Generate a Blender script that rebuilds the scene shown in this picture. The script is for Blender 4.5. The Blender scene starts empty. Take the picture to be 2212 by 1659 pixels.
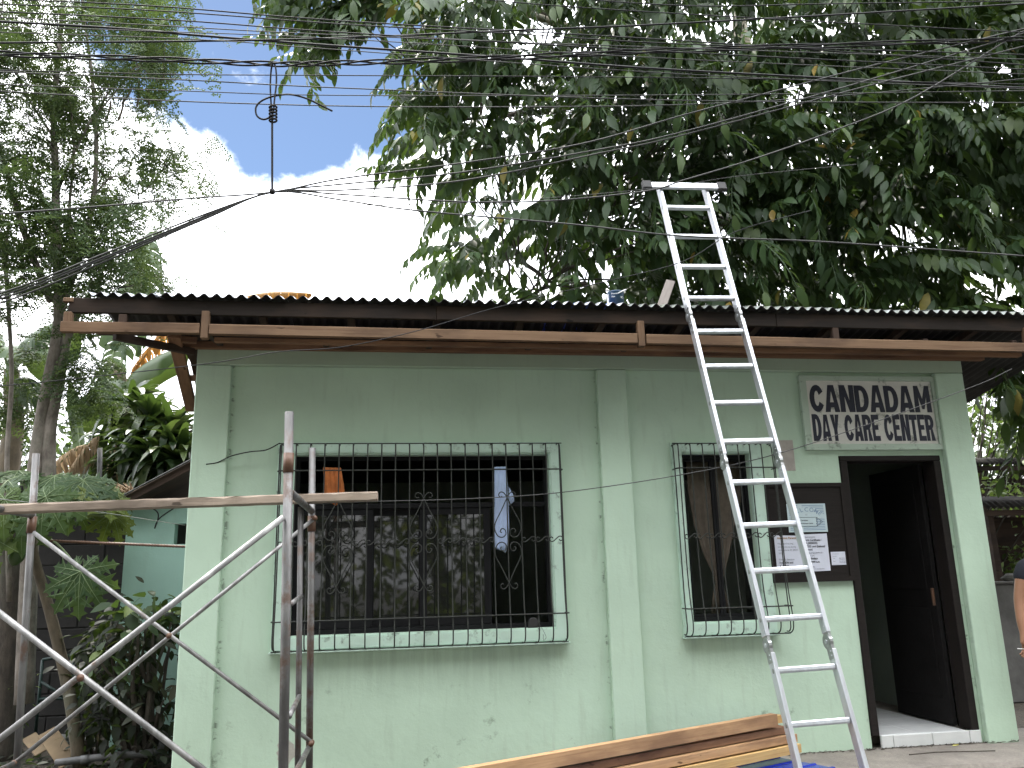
import bpy, bmesh, math, random
import numpy as np
from mathutils import Vector, Matrix
random.seed(7); rng = np.random.default_rng(7)
R = math.radians
scn = bpy.context.scene
C = scn.collection

# ------------------------------------------------------------------ camera
FPX = 1798.0                                   # focal length for a 2212 px wide frame
YAW, PITCH, ROLL = R(8.546), R(13.354), R(-1.517)
CAM = Vector((0, -6.25, 1.30))
_f = Vector((math.sin(YAW)*math.cos(PITCH), math.cos(YAW)*math.cos(PITCH), math.sin(PITCH)))
_r = Vector((math.cos(YAW), -math.sin(YAW), 0)); _u = _r.cross(_f)
_r, _u = math.cos(ROLL)*_r + math.sin(ROLL)*_u, -math.sin(ROLL)*_r + math.cos(ROLL)*_u
cd = bpy.data.cameras.new('camera'); cam = bpy.data.objects.new('camera', cd); C.objects.link(cam)
cd.sensor_width = 36; cd.lens = 36*FPX/2212; cd.clip_end = 2000; cd.clip_start = 0.05
cam.matrix_world = Matrix(((_r.x, _u.x, -_f.x, CAM.x), (_r.y, _u.y, -_f.y, CAM.y), (_r.z, _u.z, -_f.z, CAM.z), (0, 0, 0, 1)))
scn.camera = cam
def ray(px, py): return _f + _r*((px-1106)/FPX) + _u*((829.5-py)/FPX)
def aty(px, py, Y):
    d = ray(px, py); return CAM + d*((Y-CAM.y)/d.y)
def atd(px, py, D): return CAM + ray(px, py)*D

# ------------------------------------------------------------------ sky, sun, exposure
SUN_EL, SUN_AZ = R(56), R(-18)                 # behind the building, a little to the left
w = bpy.data.worlds.new('World'); scn.world = w; w.use_nodes = True
nt = w.node_tree; nt.nodes.clear(); N = nt.nodes.new; L = nt.links.new
out = N('ShaderNodeOutputWorld'); bg = N('ShaderNodeBackground'); bg.inputs[1].default_value = 0.1
sky = N('ShaderNodeTexSky'); sky.sky_type = 'NISHITA'; sky.sun_disc = False
sky.sun_elevation = SUN_EL; sky.sun_rotation = SUN_AZ; sky.air_density = 1.0; sky.dust_density = 0.15; sky.ozone_density = 2.5
tc = N('ShaderNodeTexCoord')
nz = N('ShaderNodeTexNoise'); nz.inputs['Scale'].default_value = 6.0; nz.inputs['Detail'].default_value = 9; nz.inputs['Roughness'].default_value = 0.62
nz.inputs['Distortion'].default_value = 0.25
mpn = N('ShaderNodeMapping'); mpn.inputs['Location'].default_value = (3.1, 1.7, 0.4); L(tc.outputs['Generated'], mpn.inputs[0]); L(mpn.outputs[0], nz.inputs['Vector'])
gap = ray(615, -50).normalized()
dp = N('ShaderNodeVectorMath'); dp.operation = 'DOT_PRODUCT'; dp.inputs[1].default_value = gap
L(tc.outputs['Generated'], dp.inputs[0])
gm = N('ShaderNodeMapRange'); gm.inputs[1].default_value = math.cos(R(14.5)); gm.inputs[2].default_value = math.cos(R(8)); gm.inputs[3].default_value = 0.0; gm.inputs[4].default_value = 0.45
gm.interpolation_type = 'SMOOTHSTEP'
L(dp.outputs['Value'], gm.inputs[0])
sb = N('ShaderNodeMath'); sb.operation = 'SUBTRACT'; L(nz.outputs['Fac'], sb.inputs[0]); L(gm.outputs[0], sb.inputs[1])
mr = N('ShaderNodeMapRange'); mr.inputs[1].default_value = 0.15; mr.inputs[2].default_value = 0.33; mr.interpolation_type = 'SMOOTHSTEP'
L(sb.outputs[0], mr.inputs[0])
cn = N('ShaderNodeTexNoise'); cn.inputs['Scale'].default_value = 7.0; cn.inputs['Detail'].default_value = 6
L(tc.outputs['Generated'], cn.inputs['Vector'])
cc = N('ShaderNodeValToRGB'); cc.color_ramp.elements[0].position = 0.3; cc.color_ramp.elements[0].color = (7.4, 7.8, 8.6, 1)
cc.color_ramp.elements[1].position = 0.62; cc.color_ramp.elements[1].color = (11, 11, 11.2, 1)
L(cn.outputs['Fac'], cc.inputs[0])
mx = N('ShaderNodeMix'); mx.data_type = 'RGBA'
L(mr.outputs[0], mx.inputs['Factor']); sk = N('ShaderNodeVectorMath'); sk.operation = 'SCALE'; sk.inputs['Scale'].default_value = 0.48; L(sky.outputs[0], sk.inputs[0]); L(sk.outputs[0], mx.inputs['A']); sz_ = N('ShaderNodeSeparateXYZ'); L(tc.outputs['Generated'], sz_.inputs[0])
ov = N('ShaderNodeMapRange'); ov.inputs[1].default_value = 0; ov.inputs[2].default_value = 1; ov.inputs[3].default_value = 0.75; ov.inputs[4].default_value = 3.0; L(sz_.outputs[2], ov.inputs[0])   # overcast sky: zenith three times the horizon
cs = N('ShaderNodeVectorMath'); cs.operation = 'SCALE'; L(cc.outputs[0], cs.inputs[0]); L(ov.outputs[0], cs.inputs['Scale']); L(cs.outputs[0], mx.inputs['B'])
L(mx.outputs['Result'], bg.inputs[0]); L(bg.outputs[0], out.inputs[0])
sd = bpy.data.lights.new('sun', 'SUN'); sd.energy = 2.2; sd.angle = R(1.0); sd.color = (1.0, 0.95, 0.86)
sun = bpy.data.objects.new('sun', sd); C.objects.link(sun)
sv = Vector((math.sin(SUN_AZ)*math.cos(SUN_EL), math.cos(SUN_AZ)*math.cos(SUN_EL), math.sin(SUN_EL)))
sun.rotation_euler = sv.to_track_quat('Z', 'Y').to_euler(); sun.location = (0, 0, 30)
vs = scn.view_settings; vs.view_transform = 'Standard'; vs.look = 'None'; vs.exposure = 1.62; vs.gamma = 1; vs.use_curve_mapping = False

# ------------------------------------------------------------------ materials
MATS = {}
class NT:
    def __init__(s, name):
        s.m = bpy.data.materials.new(name); s.m.use_nodes = True; s.t = s.m.node_tree
        s.b = s.t.nodes['Principled BSDF']; s.o = s.t.nodes['Material Output']; MATS[name] = s.m
    def n(s, typ, **k):
        x = s.t.nodes.new('ShaderNode'+typ)
        for a, v in k.items():
            if a.startswith('i_'):
                key = a[2:]; x.inputs[int(key) if key.isdigit() else key].default_value = v
            else: setattr(x, a, v)
        return x
    def l(s, a, b): s.t.links.new(a, b)
    def noise(s, scale, detail=4, rough=0.55, vec=None, sc3=None, coord='Object'):
        n = s.n('TexNoise', i_Scale=scale, i_Detail=detail, i_Roughness=rough)
        if vec is None:
            vec = s.n('TexCoord').outputs[coord]
        if sc3:
            mp = s.n('Mapping'); mp.inputs['Scale'].default_value = sc3; s.l(vec, mp.inputs[0]); vec = mp.outputs[0]
        s.l(vec, n.inputs['Vector']); return n.outputs['Fac']
    def ramp(s, fac, stops):
        r = s.n('ValToRGB'); e = r.color_ramp.elements
        while len(e) < len(stops): e.new(0.5)
        for x, (p, c) in zip(e, stops): x.position = p; x.color = (*c, 1) if len(c) == 3 else c
        s.l(fac, r.inputs[0]); return r.outputs[0]
    def rng(s, fac, a, b, c=0.0, d=1.0, smooth=False):
        m = s.n('MapRange', i_1=a, i_2=b, i_3=c, i_4=d)
        if smooth: m.interpolation_type = 'SMOOTHSTEP'
        s.l(fac, m.inputs[0]); return m.outputs[0]
    def math(s, op, a, b=None):
        m = s.n('Math', operation=op)
        for i, v in enumerate((a, b)):
            if v is None: continue
            if isinstance(v, (int, float)): m.inputs[i].default_value = v
            else: s.l(v, m.inputs[i])
        return m.outputs[0]
    def mix(s, fac, a, b, blend='MIX'):
        m = s.n('Mix', data_type='RGBA', blend_type=blend)
        for k, v in (('Factor', fac), ('A', a), ('B', b)):
            if isinstance(v, (int, float)): m.inputs[k].default_value = v
            elif isinstance(v, tuple): m.inputs[k].default_value = (*v, 1)
            else: s.l(v, m.inputs[k])
        return m.outputs['Result']
    def bump(s, h, strength=0.3, dist=0.01):
        b = s.n('Bump', i_Strength=strength, i_Distance=dist); s.l(h, b.inputs['Height']); s.l(b.outputs[0], s.b.inputs['Normal'])
    def col(s, c):
        if isinstance(c, tuple): s.b.inputs['Base Color'].default_value = (*c, 1)
        else: s.l(c, s.b.inputs['Base Color'])
    def set(s, **k):
        for a, v in k.items(): s.b.inputs[a.replace('_', ' ')].default_value = v
        return s
def mat_paint(name, base, dirt=0.5, rough=0.75, mildew=None):
    s = NT(name); s.set(Roughness=rough)
    big = s.noise(1.3, 5); fine = s.noise(14, 6, 0.6); streak = s.noise(5, 5, 0.6, sc3=(3, 3, 0.35))
    c = s.mix(s.rng(big, 0.35, 0.7), tuple(x*0.90 for x in base), tuple(min(1, x*1.05) for x in base))
    c = s.mix(s.math('MULTIPLY', s.rng(streak, 0.55, 0.8), 0.35*dirt), c, (0.22, 0.24, 0.18))
    spots = s.noise(6.5, 8, 0.72); m = s.math('MULTIPLY', s.rng(spots, 0.605, 0.70), dirt)
    sep = s.n('SeparateXYZ'); s.l(s.n('NewGeometry').outputs['Position'], sep.inputs[0]); X, Y, Z = sep.outputs
    low = s.rng(Z, 0.9, 0.15, 0, 1); m = s.math('MULTIPLY', m, s.math('ADD', s.math('MULTIPLY', low, 0.8), 0.12))
    c = s.mix(m, c, (0.10, 0.12, 0.08))
    if mildew:
        inx = s.math('MAXIMUM', s.rng(s.math('ABSOLUTE', s.math('SUBTRACT', X, 0.25)), 1.1, 1.0), s.rng(s.math('ABSOLUTE', s.math('SUBTRACT', X, 2.58)), 0.42, 0.34))
        und = s.math('MULTIPLY', s.math('MULTIPLY', s.rng(Z, 0.45, 0.84), s.rng(Z, 0.87, 0.86)), s.rng(s.noise(6, 6, 0.65, sc3=(3.5, 3.5, 0.3)), 0.42, 0.7))
        c = s.mix(s.math('MULTIPLY', s.math('MULTIPLY', und, inx), 0.32), c, (0.16, 0.19, 0.15))
        mm = None
        for (x0, half, thr) in mildew:
            dline = s.math('ABSOLUTE', s.math('SUBTRACT', X, x0))
            near = s.rng(dline, half, 0.0, 0, 1)
            dots = s.rng(s.noise(17, 3, 0.7, sc3=(0.6, 0.6, 1)), thr, thr+0.06)
            v = s.math('MULTIPLY', s.math('MULTIPLY', near, near), dots); mm = v if mm is None else s.math('MAXIMUM', mm, v)
        c = s.mix(s.math('MULTIPLY', mm, 0.75), c, (0.07, 0.085, 0.06))
    s.col(c); s.bump(s.math('ADD', fine, s.math('MULTIPLY', s.noise(60, 3), 0.35)), 0.25, 0.01); return s.m
GREEN = (0.47, 0.61, 0.475)
mat_paint('wall_paint', GREEN, 0.7, 0.72, [(-1.165, 0.03, 0.56), (1.61, 0.022, 0.58), (4.545, 0.025, 0.58)])
mat_paint('beam_paint', (0.38, 0.47, 0.36), 0.6)
mat_paint('annex_paint', (0.33, 0.52, 0.45), 0.5)
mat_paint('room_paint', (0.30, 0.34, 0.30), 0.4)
def mat_trim(name, base):
    s = NT(name); s.set(Roughness=0.6)
    n = s.noise(9, 8, 0.72); c = s.mix(s.rng(n, 0.56, 0.7), base, (0.10, 0.12, 0.09)); n2 = s.noise(2.5, 5)
    c = s.mix(s.rng(n2, 0.5, 0.75, 0, 0.35), c, (0.2, 0.24, 0.2)); s.col(c); s.bump(n, 0.3, 0.01)
mat_trim('trim_paint', (0.50, 0.66, 0.55)); mat_trim('sign_trim', (0.42, 0.51, 0.42)); mat_trim('sign_white', (0.66, 0.64, 0.60))
def mat_plain(name, c, rough=0.6, metal=0.0, var=0.25, scale=8, bump=0.15, dark=None):
    s = NT(name); s.set(Roughness=rough, Metallic=metal)
    n = s.noise(scale, 5, 0.6); dark = dark or tuple(x*(1-var) for x in c)
    s.col(s.mix(s.rng(n, 0.35, 0.65), dark, c))
    if bump: s.bump(s.noise(scale*4, 4), bump, 0.005)
    return s
def mat_wood(name, c1, c2, c3, rough=0.75, knots=True):
    s = NT(name); s.set(Roughness=rough, Specular_IOR_Level=0.15)
    rnd = s.n('ObjectInfo').outputs['Random']
    off = s.n('CombineXYZ'); s.l(s.math('MULTIPLY', rnd, 37.0), off.inputs[0]); s.l(s.math('MULTIPLY', rnd, 11.0), off.inputs[1])
    ad = s.n('VectorMath', operation='ADD'); s.l(s.n('TexCoord').outputs['Object'], ad.inputs[0]); s.l(off.outputs[0], ad.inputs[1])
    g = s.noise(6, 7, 0.65, vec=ad.outputs[0], sc3=(0.35, 9, 9)); b = s.noise(2.2, 4, 0.6, vec=ad.outputs[0], sc3=(0.7, 2, 2))
    c = s.ramp(g, [(0.3, c2), (0.5, c1), (0.72, tuple(min(1, x*1.12) for x in c1))])
    c = s.mix(s.rng(b, 0.46, 0.66, 0, 0.85), c, c3)
    if knots:
        k = s.noise(9, 2, 0.5, vec=ad.outputs[0], sc3=(0.8, 2, 2)); c = s.mix(s.rng(k, 0.71, 0.75), c, tuple(x*0.35 for x in c2))
    c = s.mix(s.rng(rnd, 0, 1, 0, 0.35), c, c2)
    s.col(c); s.bump(g, 0.35, 0.006)
mat_wood('wood_eave', (0.185, 0.118, 0.072), (0.12, 0.07, 0.042), (0.07, 0.045, 0.032))
mat_wood('wood_dark', (0.062, 0.041, 0.031), (0.038, 0.026, 0.021), (0.022, 0.017, 0.015))
mat_wood('wood_new', (0.47, 0.29, 0.15), (0.33, 0.19, 0.095), (0.22, 0.125, 0.07))
mat_wood('wood_yellow', (0.56, 0.38, 0.16), (0.42, 0.26, 0.10), (0.36, 0.22, 0.10))
mat_wood('wood_brown', (0.22, 0.12, 0.07), (0.14, 0.075, 0.045), (0.09, 0.05, 0.035))
mat_wood('wood_grey', (0.36, 0.29, 0.23), (0.24, 0.19, 0.15), (0.15, 0.12, 0.095))
mat_wood('wood_board', (0.018, 0.0145, 0.013), (0.013, 0.0105, 0.0095), (0.014, 0.012, 0.011), 0.6, False)
mat_wood('wood_door', (0.011, 0.010, 0.010), (0.008, 0.007, 0.007), (0.007, 0.006, 0.006), 0.7, False)
mat_wood('wood_fascia', (0.020, 0.015, 0.012), (0.012, 0.010, 0.009), (0.045, 0.029, 0.020))
mat_wood('wood_plank_roof', (0.20, 0.18, 0.16), (0.15, 0.13, 0.12), (0.12, 0.10, 0.09), knots=False)
s = NT('aluminium'); s.set(Metallic=0.75, Roughness=0.42); n = s.noise(3, 6, 0.6, sc3=(6, 6, 1)); s.col(s.mix(s.rng(n, 0.4, 0.75), (0.62, 0.635, 0.67), (0.46, 0.47, 0.50)))
mat_plain('hinge_steel', (0.42, 0.43, 0.43), 0.4, 0.85, 0.3, 20)
def mat_galv(name, c, rust, thr):
    s = NT(name); s.set(Roughness=0.5, Metallic=0.55)
    n = s.noise(22, 8, 0.72); st = s.noise(12, 5, 0.6, sc3=(1, 1, 0.25)); cc = s.mix(s.rng(st, 0.4, 0.65), tuple(x*0.5 for x in c), c)
    r = s.rng(s.math('ADD', s.noise(5, 6, 0.65), s.math('MULTIPLY', n, 0.35)), thr, thr+0.12)
    cc = s.mix(r, cc, rust); s.col(cc); s.l(s.rng(r, 0, 1, 0.55, 0.0), s.b.inputs['Metallic']); s.bump(n, 0.3, 0.004)
mat_galv('scaffold_steel', (0.21, 0.205, 0.20), (0.085, 0.052, 0.036), 0.70)
mat_galv('brace_steel', (0.38, 0.375, 0.365), (0.14, 0.08, 0.05), 0.78)
mat_galv('rusty_steel', (0.22, 0.14, 0.10), (0.12, 0.06, 0.035), 0.55)
mat_galv('roof_steel', (0.55, 0.58, 0.63), (0.16, 0.14, 0.12), 0.72)
mat_plain('roof_rust', (0.028, 0.023, 0.02), 0.9, 0, 0.5, 14, 0.4)
mat_galv('roof_steel_old', (0.20, 0.22, 0.21), (0.10, 0.11, 0.08), 0.62)
mat_plain('roof_under_shade', (0.035, 0.032, 0.032), 0.85, 0, 0.4, 8)  # dark tone paints in the shade beneath the roof sheets
mat_plain('iron_black', (0.035, 0.038, 0.032), 0.65, 0.2, 0.5, 30)
mat_plain('cable_black', (0.012, 0.012, 0.013), 0.85, 0, 0.3, 5, 0); mat_plain('cable_grey', (0.05, 0.05, 0.048), 0.8, 0, 0.3, 5, 0); mat_plain('cable_pale', (0.32, 0.33, 0.30), 0.5, 0, 0.3, 5, 0)
mat_plain('rubber_black', (0.03, 0.029, 0.028), 0.7)
mat_plain('letter_paint', (0.016, 0.017, 0.040), 0.55, 0, 0.4, 25)
s = NT('glass_dark'); s.set(Roughness=0.03, IOR=1.5); s.col((0.012, 0.013, 0.012)); s.b.inputs['Specular IOR Level'].default_value = 0.5
mat_plain('sash_black', (0.007, 0.007, 0.008), 0.7).set(Specular_IOR_Level=0.2)
mat_plain('paper', (0.60, 0.62, 0.70), 0.85, 0, 0.06, 6, 0); mat_plain('ink', (0.05, 0.05, 0.06), 0.8, 0, 0, 5, 0); mat_plain('ink_grey', (0.20, 0.21, 0.24), 0.8, 0, 0, 5, 0); mat_plain('ink_brown', (0.35, 0.20, 0.09), 0.8, 0, 0, 5, 0)
mat_plain('ink_blue', (0.22, 0.30, 0.40), 0.8, 0, 0.1, 5, 0); mat_plain('poster_white', (0.48, 0.58, 0.60), 0.8, 0, 0.08, 6, 0)
s = mat_plain('cloth_blue', (0.42, 0.52, 0.72), 0.9, 0, 0.15, 10, 0.1); mat_plain('cloth_orange', (0.55, 0.17, 0.045), 0.9, 0, 0.35, 14); mat_plain('cloth_beige', (0.13, 0.105, 0.08), 0.95, 0, 0.25, 20)
s = NT('concrete'); s.set(Roughness=0.9); n = s.noise(3, 8, 0.65); f = s.noise(45, 5, 0.7); s.col(s.mix(s.rng(f, 0.35, 0.7, 0, 0.5), s.mix(s.rng(n, 0.35, 0.65), (0.16, 0.14, 0.12), (0.27, 0.24, 0.205)), (0.10, 0.09, 0.075))); s.bump(s.math('ADD', n, f), 0.5, 0.015)
s = NT('soil'); s.set(Roughness=0.95); n = s.noise(4, 8, 0.7); f = s.noise(30, 6, 0.7); s.col(s.mix(s.rng(f, 0.4, 0.7), s.mix(s.rng(n, 0.35, 0.65), (0.035, 0.028, 0.022), (0.075, 0.06, 0.045)), (0.12, 0.10, 0.075))); s.bump(f, 0.8, 0.04)
s = NT('asphalt'); s.set(Roughness=0.9); n = s.noise(2, 8, 0.7); f = s.noise(80, 4); s.col(s.mix(f, s.mix(n, (0.034, 0.032, 0.03), (0.055, 0.052, 0.048)), (0.07, 0.066, 0.062))); s.bump(f, 0.5, 0.01)
mat_plain('block_wall', (0.022, 0.020, 0.019), 0.95, 0, 0.45, 5, 0.6); mat_plain('tile_white', (0.62, 0.63, 0.62), 0.25, 0, 0.08, 6, 0.02); mat_plain('concrete_dark', (0.13, 0.125, 0.12), 0.95, 0, 0.4, 4, 0.5)
mat_plain('tarp_blue', (0.03, 0.07, 0.42), 0.4, 0, 0.25, 12); mat_plain('steel_blue', (0.010, 0.024, 0.26), 0.25, 0.1, 0.1, 5, 0.03)
mat_plain('can_blue', (0.015, 0.05, 0.09), 0.35, 0, 0.1, 6, 0); mat_plain('can_yellow', (0.55, 0.50, 0.07), 0.4, 0, 0.1, 6, 0); mat_plain('can_white', (0.7, 0.7, 0.7), 0.4, 0, 0.1, 6, 0)
mat_plain('pipe_grey', (0.11, 0.11, 0.11), 0.6, 0, 0.5, 12); mat_plain('cardboard', (0.20, 0.145, 0.085), 0.9, 0, 0.3, 6); mat_plain('stone', (0.15, 0.145, 0.135), 0.95, 0, 0.4, 10, 0.6); mat_plain('green_steel', (0.012, 0.04, 0.034), 0.5, 0.1, 0.4, 20)
mat_plain('patch_pink', (0.44, 0.40, 0.36), 0.85, 0, 0.2, 12)
mat_plain('plaster_bare', (0.42, 0.40, 0.35), 0.95, 0, 0.25, 18, 0.5)
def mat_bark(name, c1, c2):
    s = NT(name); s.set(Roughness=0.9); n = s.noise(14, 8, 0.7, sc3=(1, 1, 0.5)); v = s.noise(3, 4)
    c = s.mix(s.rng(n, 0.35, 0.65), c2, c1); c = s.mix(s.rng(v, 0.5, 0.7, 0, 0.6), c, (0.09, 0.10, 0.07)); s.col(c); s.bump(n, 0.8, 0.02)
mat_bark('bark_grey', (0.24, 0.21, 0.18), (0.10, 0.085, 0.07)); mat_bark('bark_dark', (0.09, 0.075, 0.06), (0.04, 0.033, 0.028)); mat_bark('bark_pale', (0.34, 0.30, 0.24), (0.20, 0.17, 0.13)); mat_bark('bark_papaya', (0.12, 0.095, 0.06), (0.07, 0.055, 0.037))
def mat_leaf(name, stops, rough=0.42, trans=0.3, tcol=(0.16, 0.26, 0.03), attr=True):
    s = NT(name); s.set(Roughness=rough)
    if attr: a = s.n('Attribute', attribute_name='tint').outputs['Fac']
    else: a = s.n('ObjectInfo').outputs['Random']
    nn = s.noise(9, 4, 0.6); a = s.math('ADD', a, s.rng(nn, 0.3, 0.7, -0.05, 0.05)) if not attr else a
    c = s.ramp(a, stops)
    c = s.mix(s.rng(nn, 0.4, 0.7, 0, 0.35), c, tuple(x*0.6 for x in stops[0][1]))
    s.b.inputs['Specular IOR Level'].default_value = 0.3
    s.col(c); tr = s.n('BsdfTranslucent'); s.l(s.mix(0.5, c, tcol), tr.inputs[0])
    ms = s.n('MixShader', i_0=trans); s.l(s.b.outputs[0], ms.inputs[1]); s.l(tr.outputs[0], ms.inputs[2]); s.l(ms.outputs[0], s.o.inputs[0])
mat_leaf('leaf_big', [(0.0, (0.024, 0.048, 0.020)), (0.6, (0.040, 0.074, 0.027)), (0.93, (0.05, 0.085, 0.024)), (0.975, (0.09, 0.125, 0.03)), (0.992, (0.36, 0.19, 0.035))], 0.5, 0.25)
mat_leaf('leaf_moringa', [(0.0, (0.027, 0.052, 0.020)), (0.6, (0.046, 0.08, 0.027)), (1.0, (0.11, 0.15, 0.04))], 0.6, 0.3, (0.12, 0.17, 0.03))
mat_leaf('leaf_shrub', [(0.0, (0.024, 0.044, 0.020)), (0.7, (0.046, 0.08, 0.03)), (1.0, (0.12, 0.16, 0.035))], 0.6, 0.25)
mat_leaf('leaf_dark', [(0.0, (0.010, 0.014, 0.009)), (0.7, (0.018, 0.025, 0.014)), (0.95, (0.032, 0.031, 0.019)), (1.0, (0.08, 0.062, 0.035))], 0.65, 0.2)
mat_leaf('leaf_hedge', [(0.0, (0.09, 0.13, 0.02)), (0.6, (0.15, 0.20, 0.03)), (1.0, (0.28, 0.30, 0.05))], 0.7, 0.3, (0.3, 0.35, 0.03))
mat_leaf('leaf_bright', [(0.0, (0.06, 0.10, 0.03)), (0.6, (0.11, 0.17, 0.05)), (1.0, (0.22, 0.29, 0.08))], 0.45, 0.35)
mat_leaf('leaf_dracaena', [(0.0, (0.02, 0.042, 0.017)), (0.75, (0.036, 0.066, 0.023)), (1.0, (0.14, 0.18, 0.06))], 0.35, 0.2, attr=False)
mat_leaf('leaf_banana', [(0.0, (0.03, 0.06, 0.025)), (1.0, (0.06, 0.10, 0.035))], 0.4, 0.25, (0.16, 0.24, 0.03), attr=False)
mat_leaf('leaf_banana_brown', [(0.0, (0.30, 0.13, 0.03)), (0.5, (0.20, 0.15, 0.04)), (1.0, (0.40, 0.20, 0.06))], 0.7, 0.45, (0.5, 0.22, 0.04), attr=False)
mat_leaf('leaf_dry', [(0.0, (0.34, 0.25, 0.16)), (1.0, (0.50, 0.38, 0.25))], 0.85, 0.2, (0.4, 0.28, 0.15), attr=False)
mat_leaf('leaf_papaya', [(0.0, (0.032, 0.066, 0.026)), (0.6, (0.05, 0.092, 0.03)), (1.0, (0.11, 0.14, 0.025))], 0.62, 0.3, (0.2, 0.28, 0.03), attr=False)
mat_plain('vein_pale', (0.16, 0.22, 0.10), 0.6, 0, 0.1, 5, 0); mat_plain('papaya_skin', (0.06, 0.11, 0.035), 0.4, 0, 0.25, 8)
mat_plain('skin', (0.34, 0.17, 0.10), 0.5, 0, 0.12, 10, 0.05); mat_plain('shirt_navy', (0.012, 0.014, 0.022), 0.9, 0, 0.2, 30); mat_plain('shorts_grey', (0.06, 0.06, 0.065), 0.9); mat_plain('hair_black', (0.012, 0.011, 0.010), 0.6); mat_plain('cigarette_white', (0.75, 0.74, 0.72), 0.8, 0, 0.05, 8, 0); mat_plain('sandal', (0.05, 0.04, 0.035), 0.8)

# ------------------------------------------------------------------ mesh helpers
def catmull(pts, sub=6):
    pts = [Vector(p) for p in pts]
    if len(pts) < 3: return pts
    P = [pts[0]*2-pts[1]] + pts + [pts[-1]*2-pts[-2]]; o = []
    for i in range(1, len(P)-2):
        a, b, c, d = P[i-1:i+3]
        for k in range(sub):
            t = k/sub; o.append(0.5*((2*b)+(c-a)*t+(2*a-5*b+4*c-d)*t*t+(3*b-a-3*c+d)*t**3))
    o.append(pts[-1]); return o
class MB:
    def __init__(s): s.v = []; s.f = []
    def add(s, vs, fs):
        b = len(s.v); s.v += [tuple(x) for x in vs]; s.f += [tuple(i+b for i in q) for q in fs]; return s
    def box(s, lo, hi, M=None, bev=0.0):
        x0, y0, z0 = lo; x1, y1, z1 = hi
        if bev <= 0:
            vs = [Vector(p) for p in ((x0,y0,z0),(x1,y0,z0),(x1,y1,z0),(x0,y1,z0),(x0,y0,z1),(x1,y0,z1),(x1,y1,z1),(x0,y1,z1))]
            fs = [(0,3,2,1),(4,5,6,7),(0,1,5,4),(1,2,6,5),(2,3,7,6),(3,0,4,7)]
        else:
            bm = bmesh.new(); bmesh.ops.create_cube(bm, size=1)
            for q in bm.verts: q.co = Vector(((x0+x1)/2+q.co.x*(x1-x0), (y0+y1)/2+q.co.y*(y1-y0), (z0+z1)/2+q.co.z*(z1-z0)))
            bmesh.ops.bevel(bm, geom=bm.edges[:], offset=bev, segments=1, affect='EDGES', clamp_overlap=True)
            bm.verts.index_update(); vs = [q.co.copy() for q in bm.verts]; fs = [tuple(q.index for q in f.verts) for f in bm.faces]; bm.free()
        if M is not None: vs = [M @ q for q in vs]
        return s.add(vs, fs)
    def tube(s, pts, r, n=8, cap=True):
        pts = [Vector(p) for p in pts]; m = len(pts)
        rr = r if hasattr(r, '__len__') else [r]*m
        t0 = (pts[1]-pts[0]).normalized(); up = Vector((0,0,1)) if abs(t0.z) < 0.9 else Vector((1,0,0))
        a = t0.cross(up).normalized(); vs = []; prev = t0
        for i, p in enumerate(pts):
            t = (pts[min(i+1, m-1)]-pts[max(i-1, 0)])
            t = t.normalized() if t.length > 1e-9 else prev
            a = (a - t*a.dot(t)); a = a.normalized() if a.length > 1e-6 else t.orthogonal().normalized(); b = t.cross(a); prev = t
            for k in range(n):
                an = 2*math.pi*k/n; vs.append(p + (a*math.cos(an)+b*math.sin(an))*rr[i])
        fs = [(i*n+k, i*n+(k+1)%n, (i+1)*n+(k+1)%n, (i+1)*n+k) for i in range(m-1) for k in range(n)]
        if cap: fs += [tuple(range(n-1, -1, -1)), tuple(range((m-1)*n, m*n))]
        return s.add(vs, fs)
    def lathe(s, prof, n=20, M=None):
        vs = []; m = len(prof)
        for r_, z in prof:
            for k in range(n): a = 2*math.pi*k/n; vs.append(Vector((r_*math.cos(a), r_*math.sin(a), z)))
        fs = [(i*n+k, i*n+(k+1)%n, (i+1)*n+(k+1)%n, (i+1)*n+k) for i in range(m-1) for k in range(n)]
        fs += [tuple(range(n-1, -1, -1)), tuple(range((m-1)*n, m*n))]
        if M is not None: vs = [M @ q for q in vs]
        return s.add(vs, fs)
    def mesh(s, name, mat, smooth=False):
        me = bpy.data.meshes.new(name); me.from_pydata(s.v, [], s.f); me.update()
        if mat: me.materials.append(MATS[mat])
        if smooth:
            me.polygons.foreach_set('use_smooth', [True]*len(me.polygons))
        return me
    def build(s, name, mat, parent=None, smooth=False, M=None): return link(name, s.mesh(name, mat, smooth), parent, M)
def link(name, me, parent=None, M=None):
    o = bpy.data.objects.new(name, me); C.objects.link(o)
    if parent is not None:
        o.parent = parent; o.matrix_parent_inverse = WINV[parent.name]
    if M is not None: o.matrix_basis = M
    WINV[o.name] = (M.inverted() if M is not None else Matrix.Identity(4))
    if parent is not None: WINV[o.name] = WINV[o.name]
    return o
WINV = {}
def tag(o, label=None, cat=None, group=None, kind=None):
    for k, v in (('label', label), ('category', cat), ('group', group), ('kind', kind)):
        if v: o[k] = v
    return o
def thing(name, label, cat, loc=(0,0,0), group=None):
    o = bpy.data.objects.new(name, None); C.objects.link(o); o.location = loc; o.empty_display_size = 0.1
    WINV[o.name] = Matrix.Translation(-Vector(loc)); return tag(o, label, cat, group)
def struct(o): o['kind'] = 'structure'; return o
def frame(a, b, up=(0,0,1)):
    a, b = Vector(a), Vector(b); x = (b-a).normalized(); u = Vector(up); z = u-x*u.dot(x); z.normalize(); y = z.cross(x)
    m = Matrix((x, y, z)).transposed().to_4x4(); m.translation = (a+b)/2; return m
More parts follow.
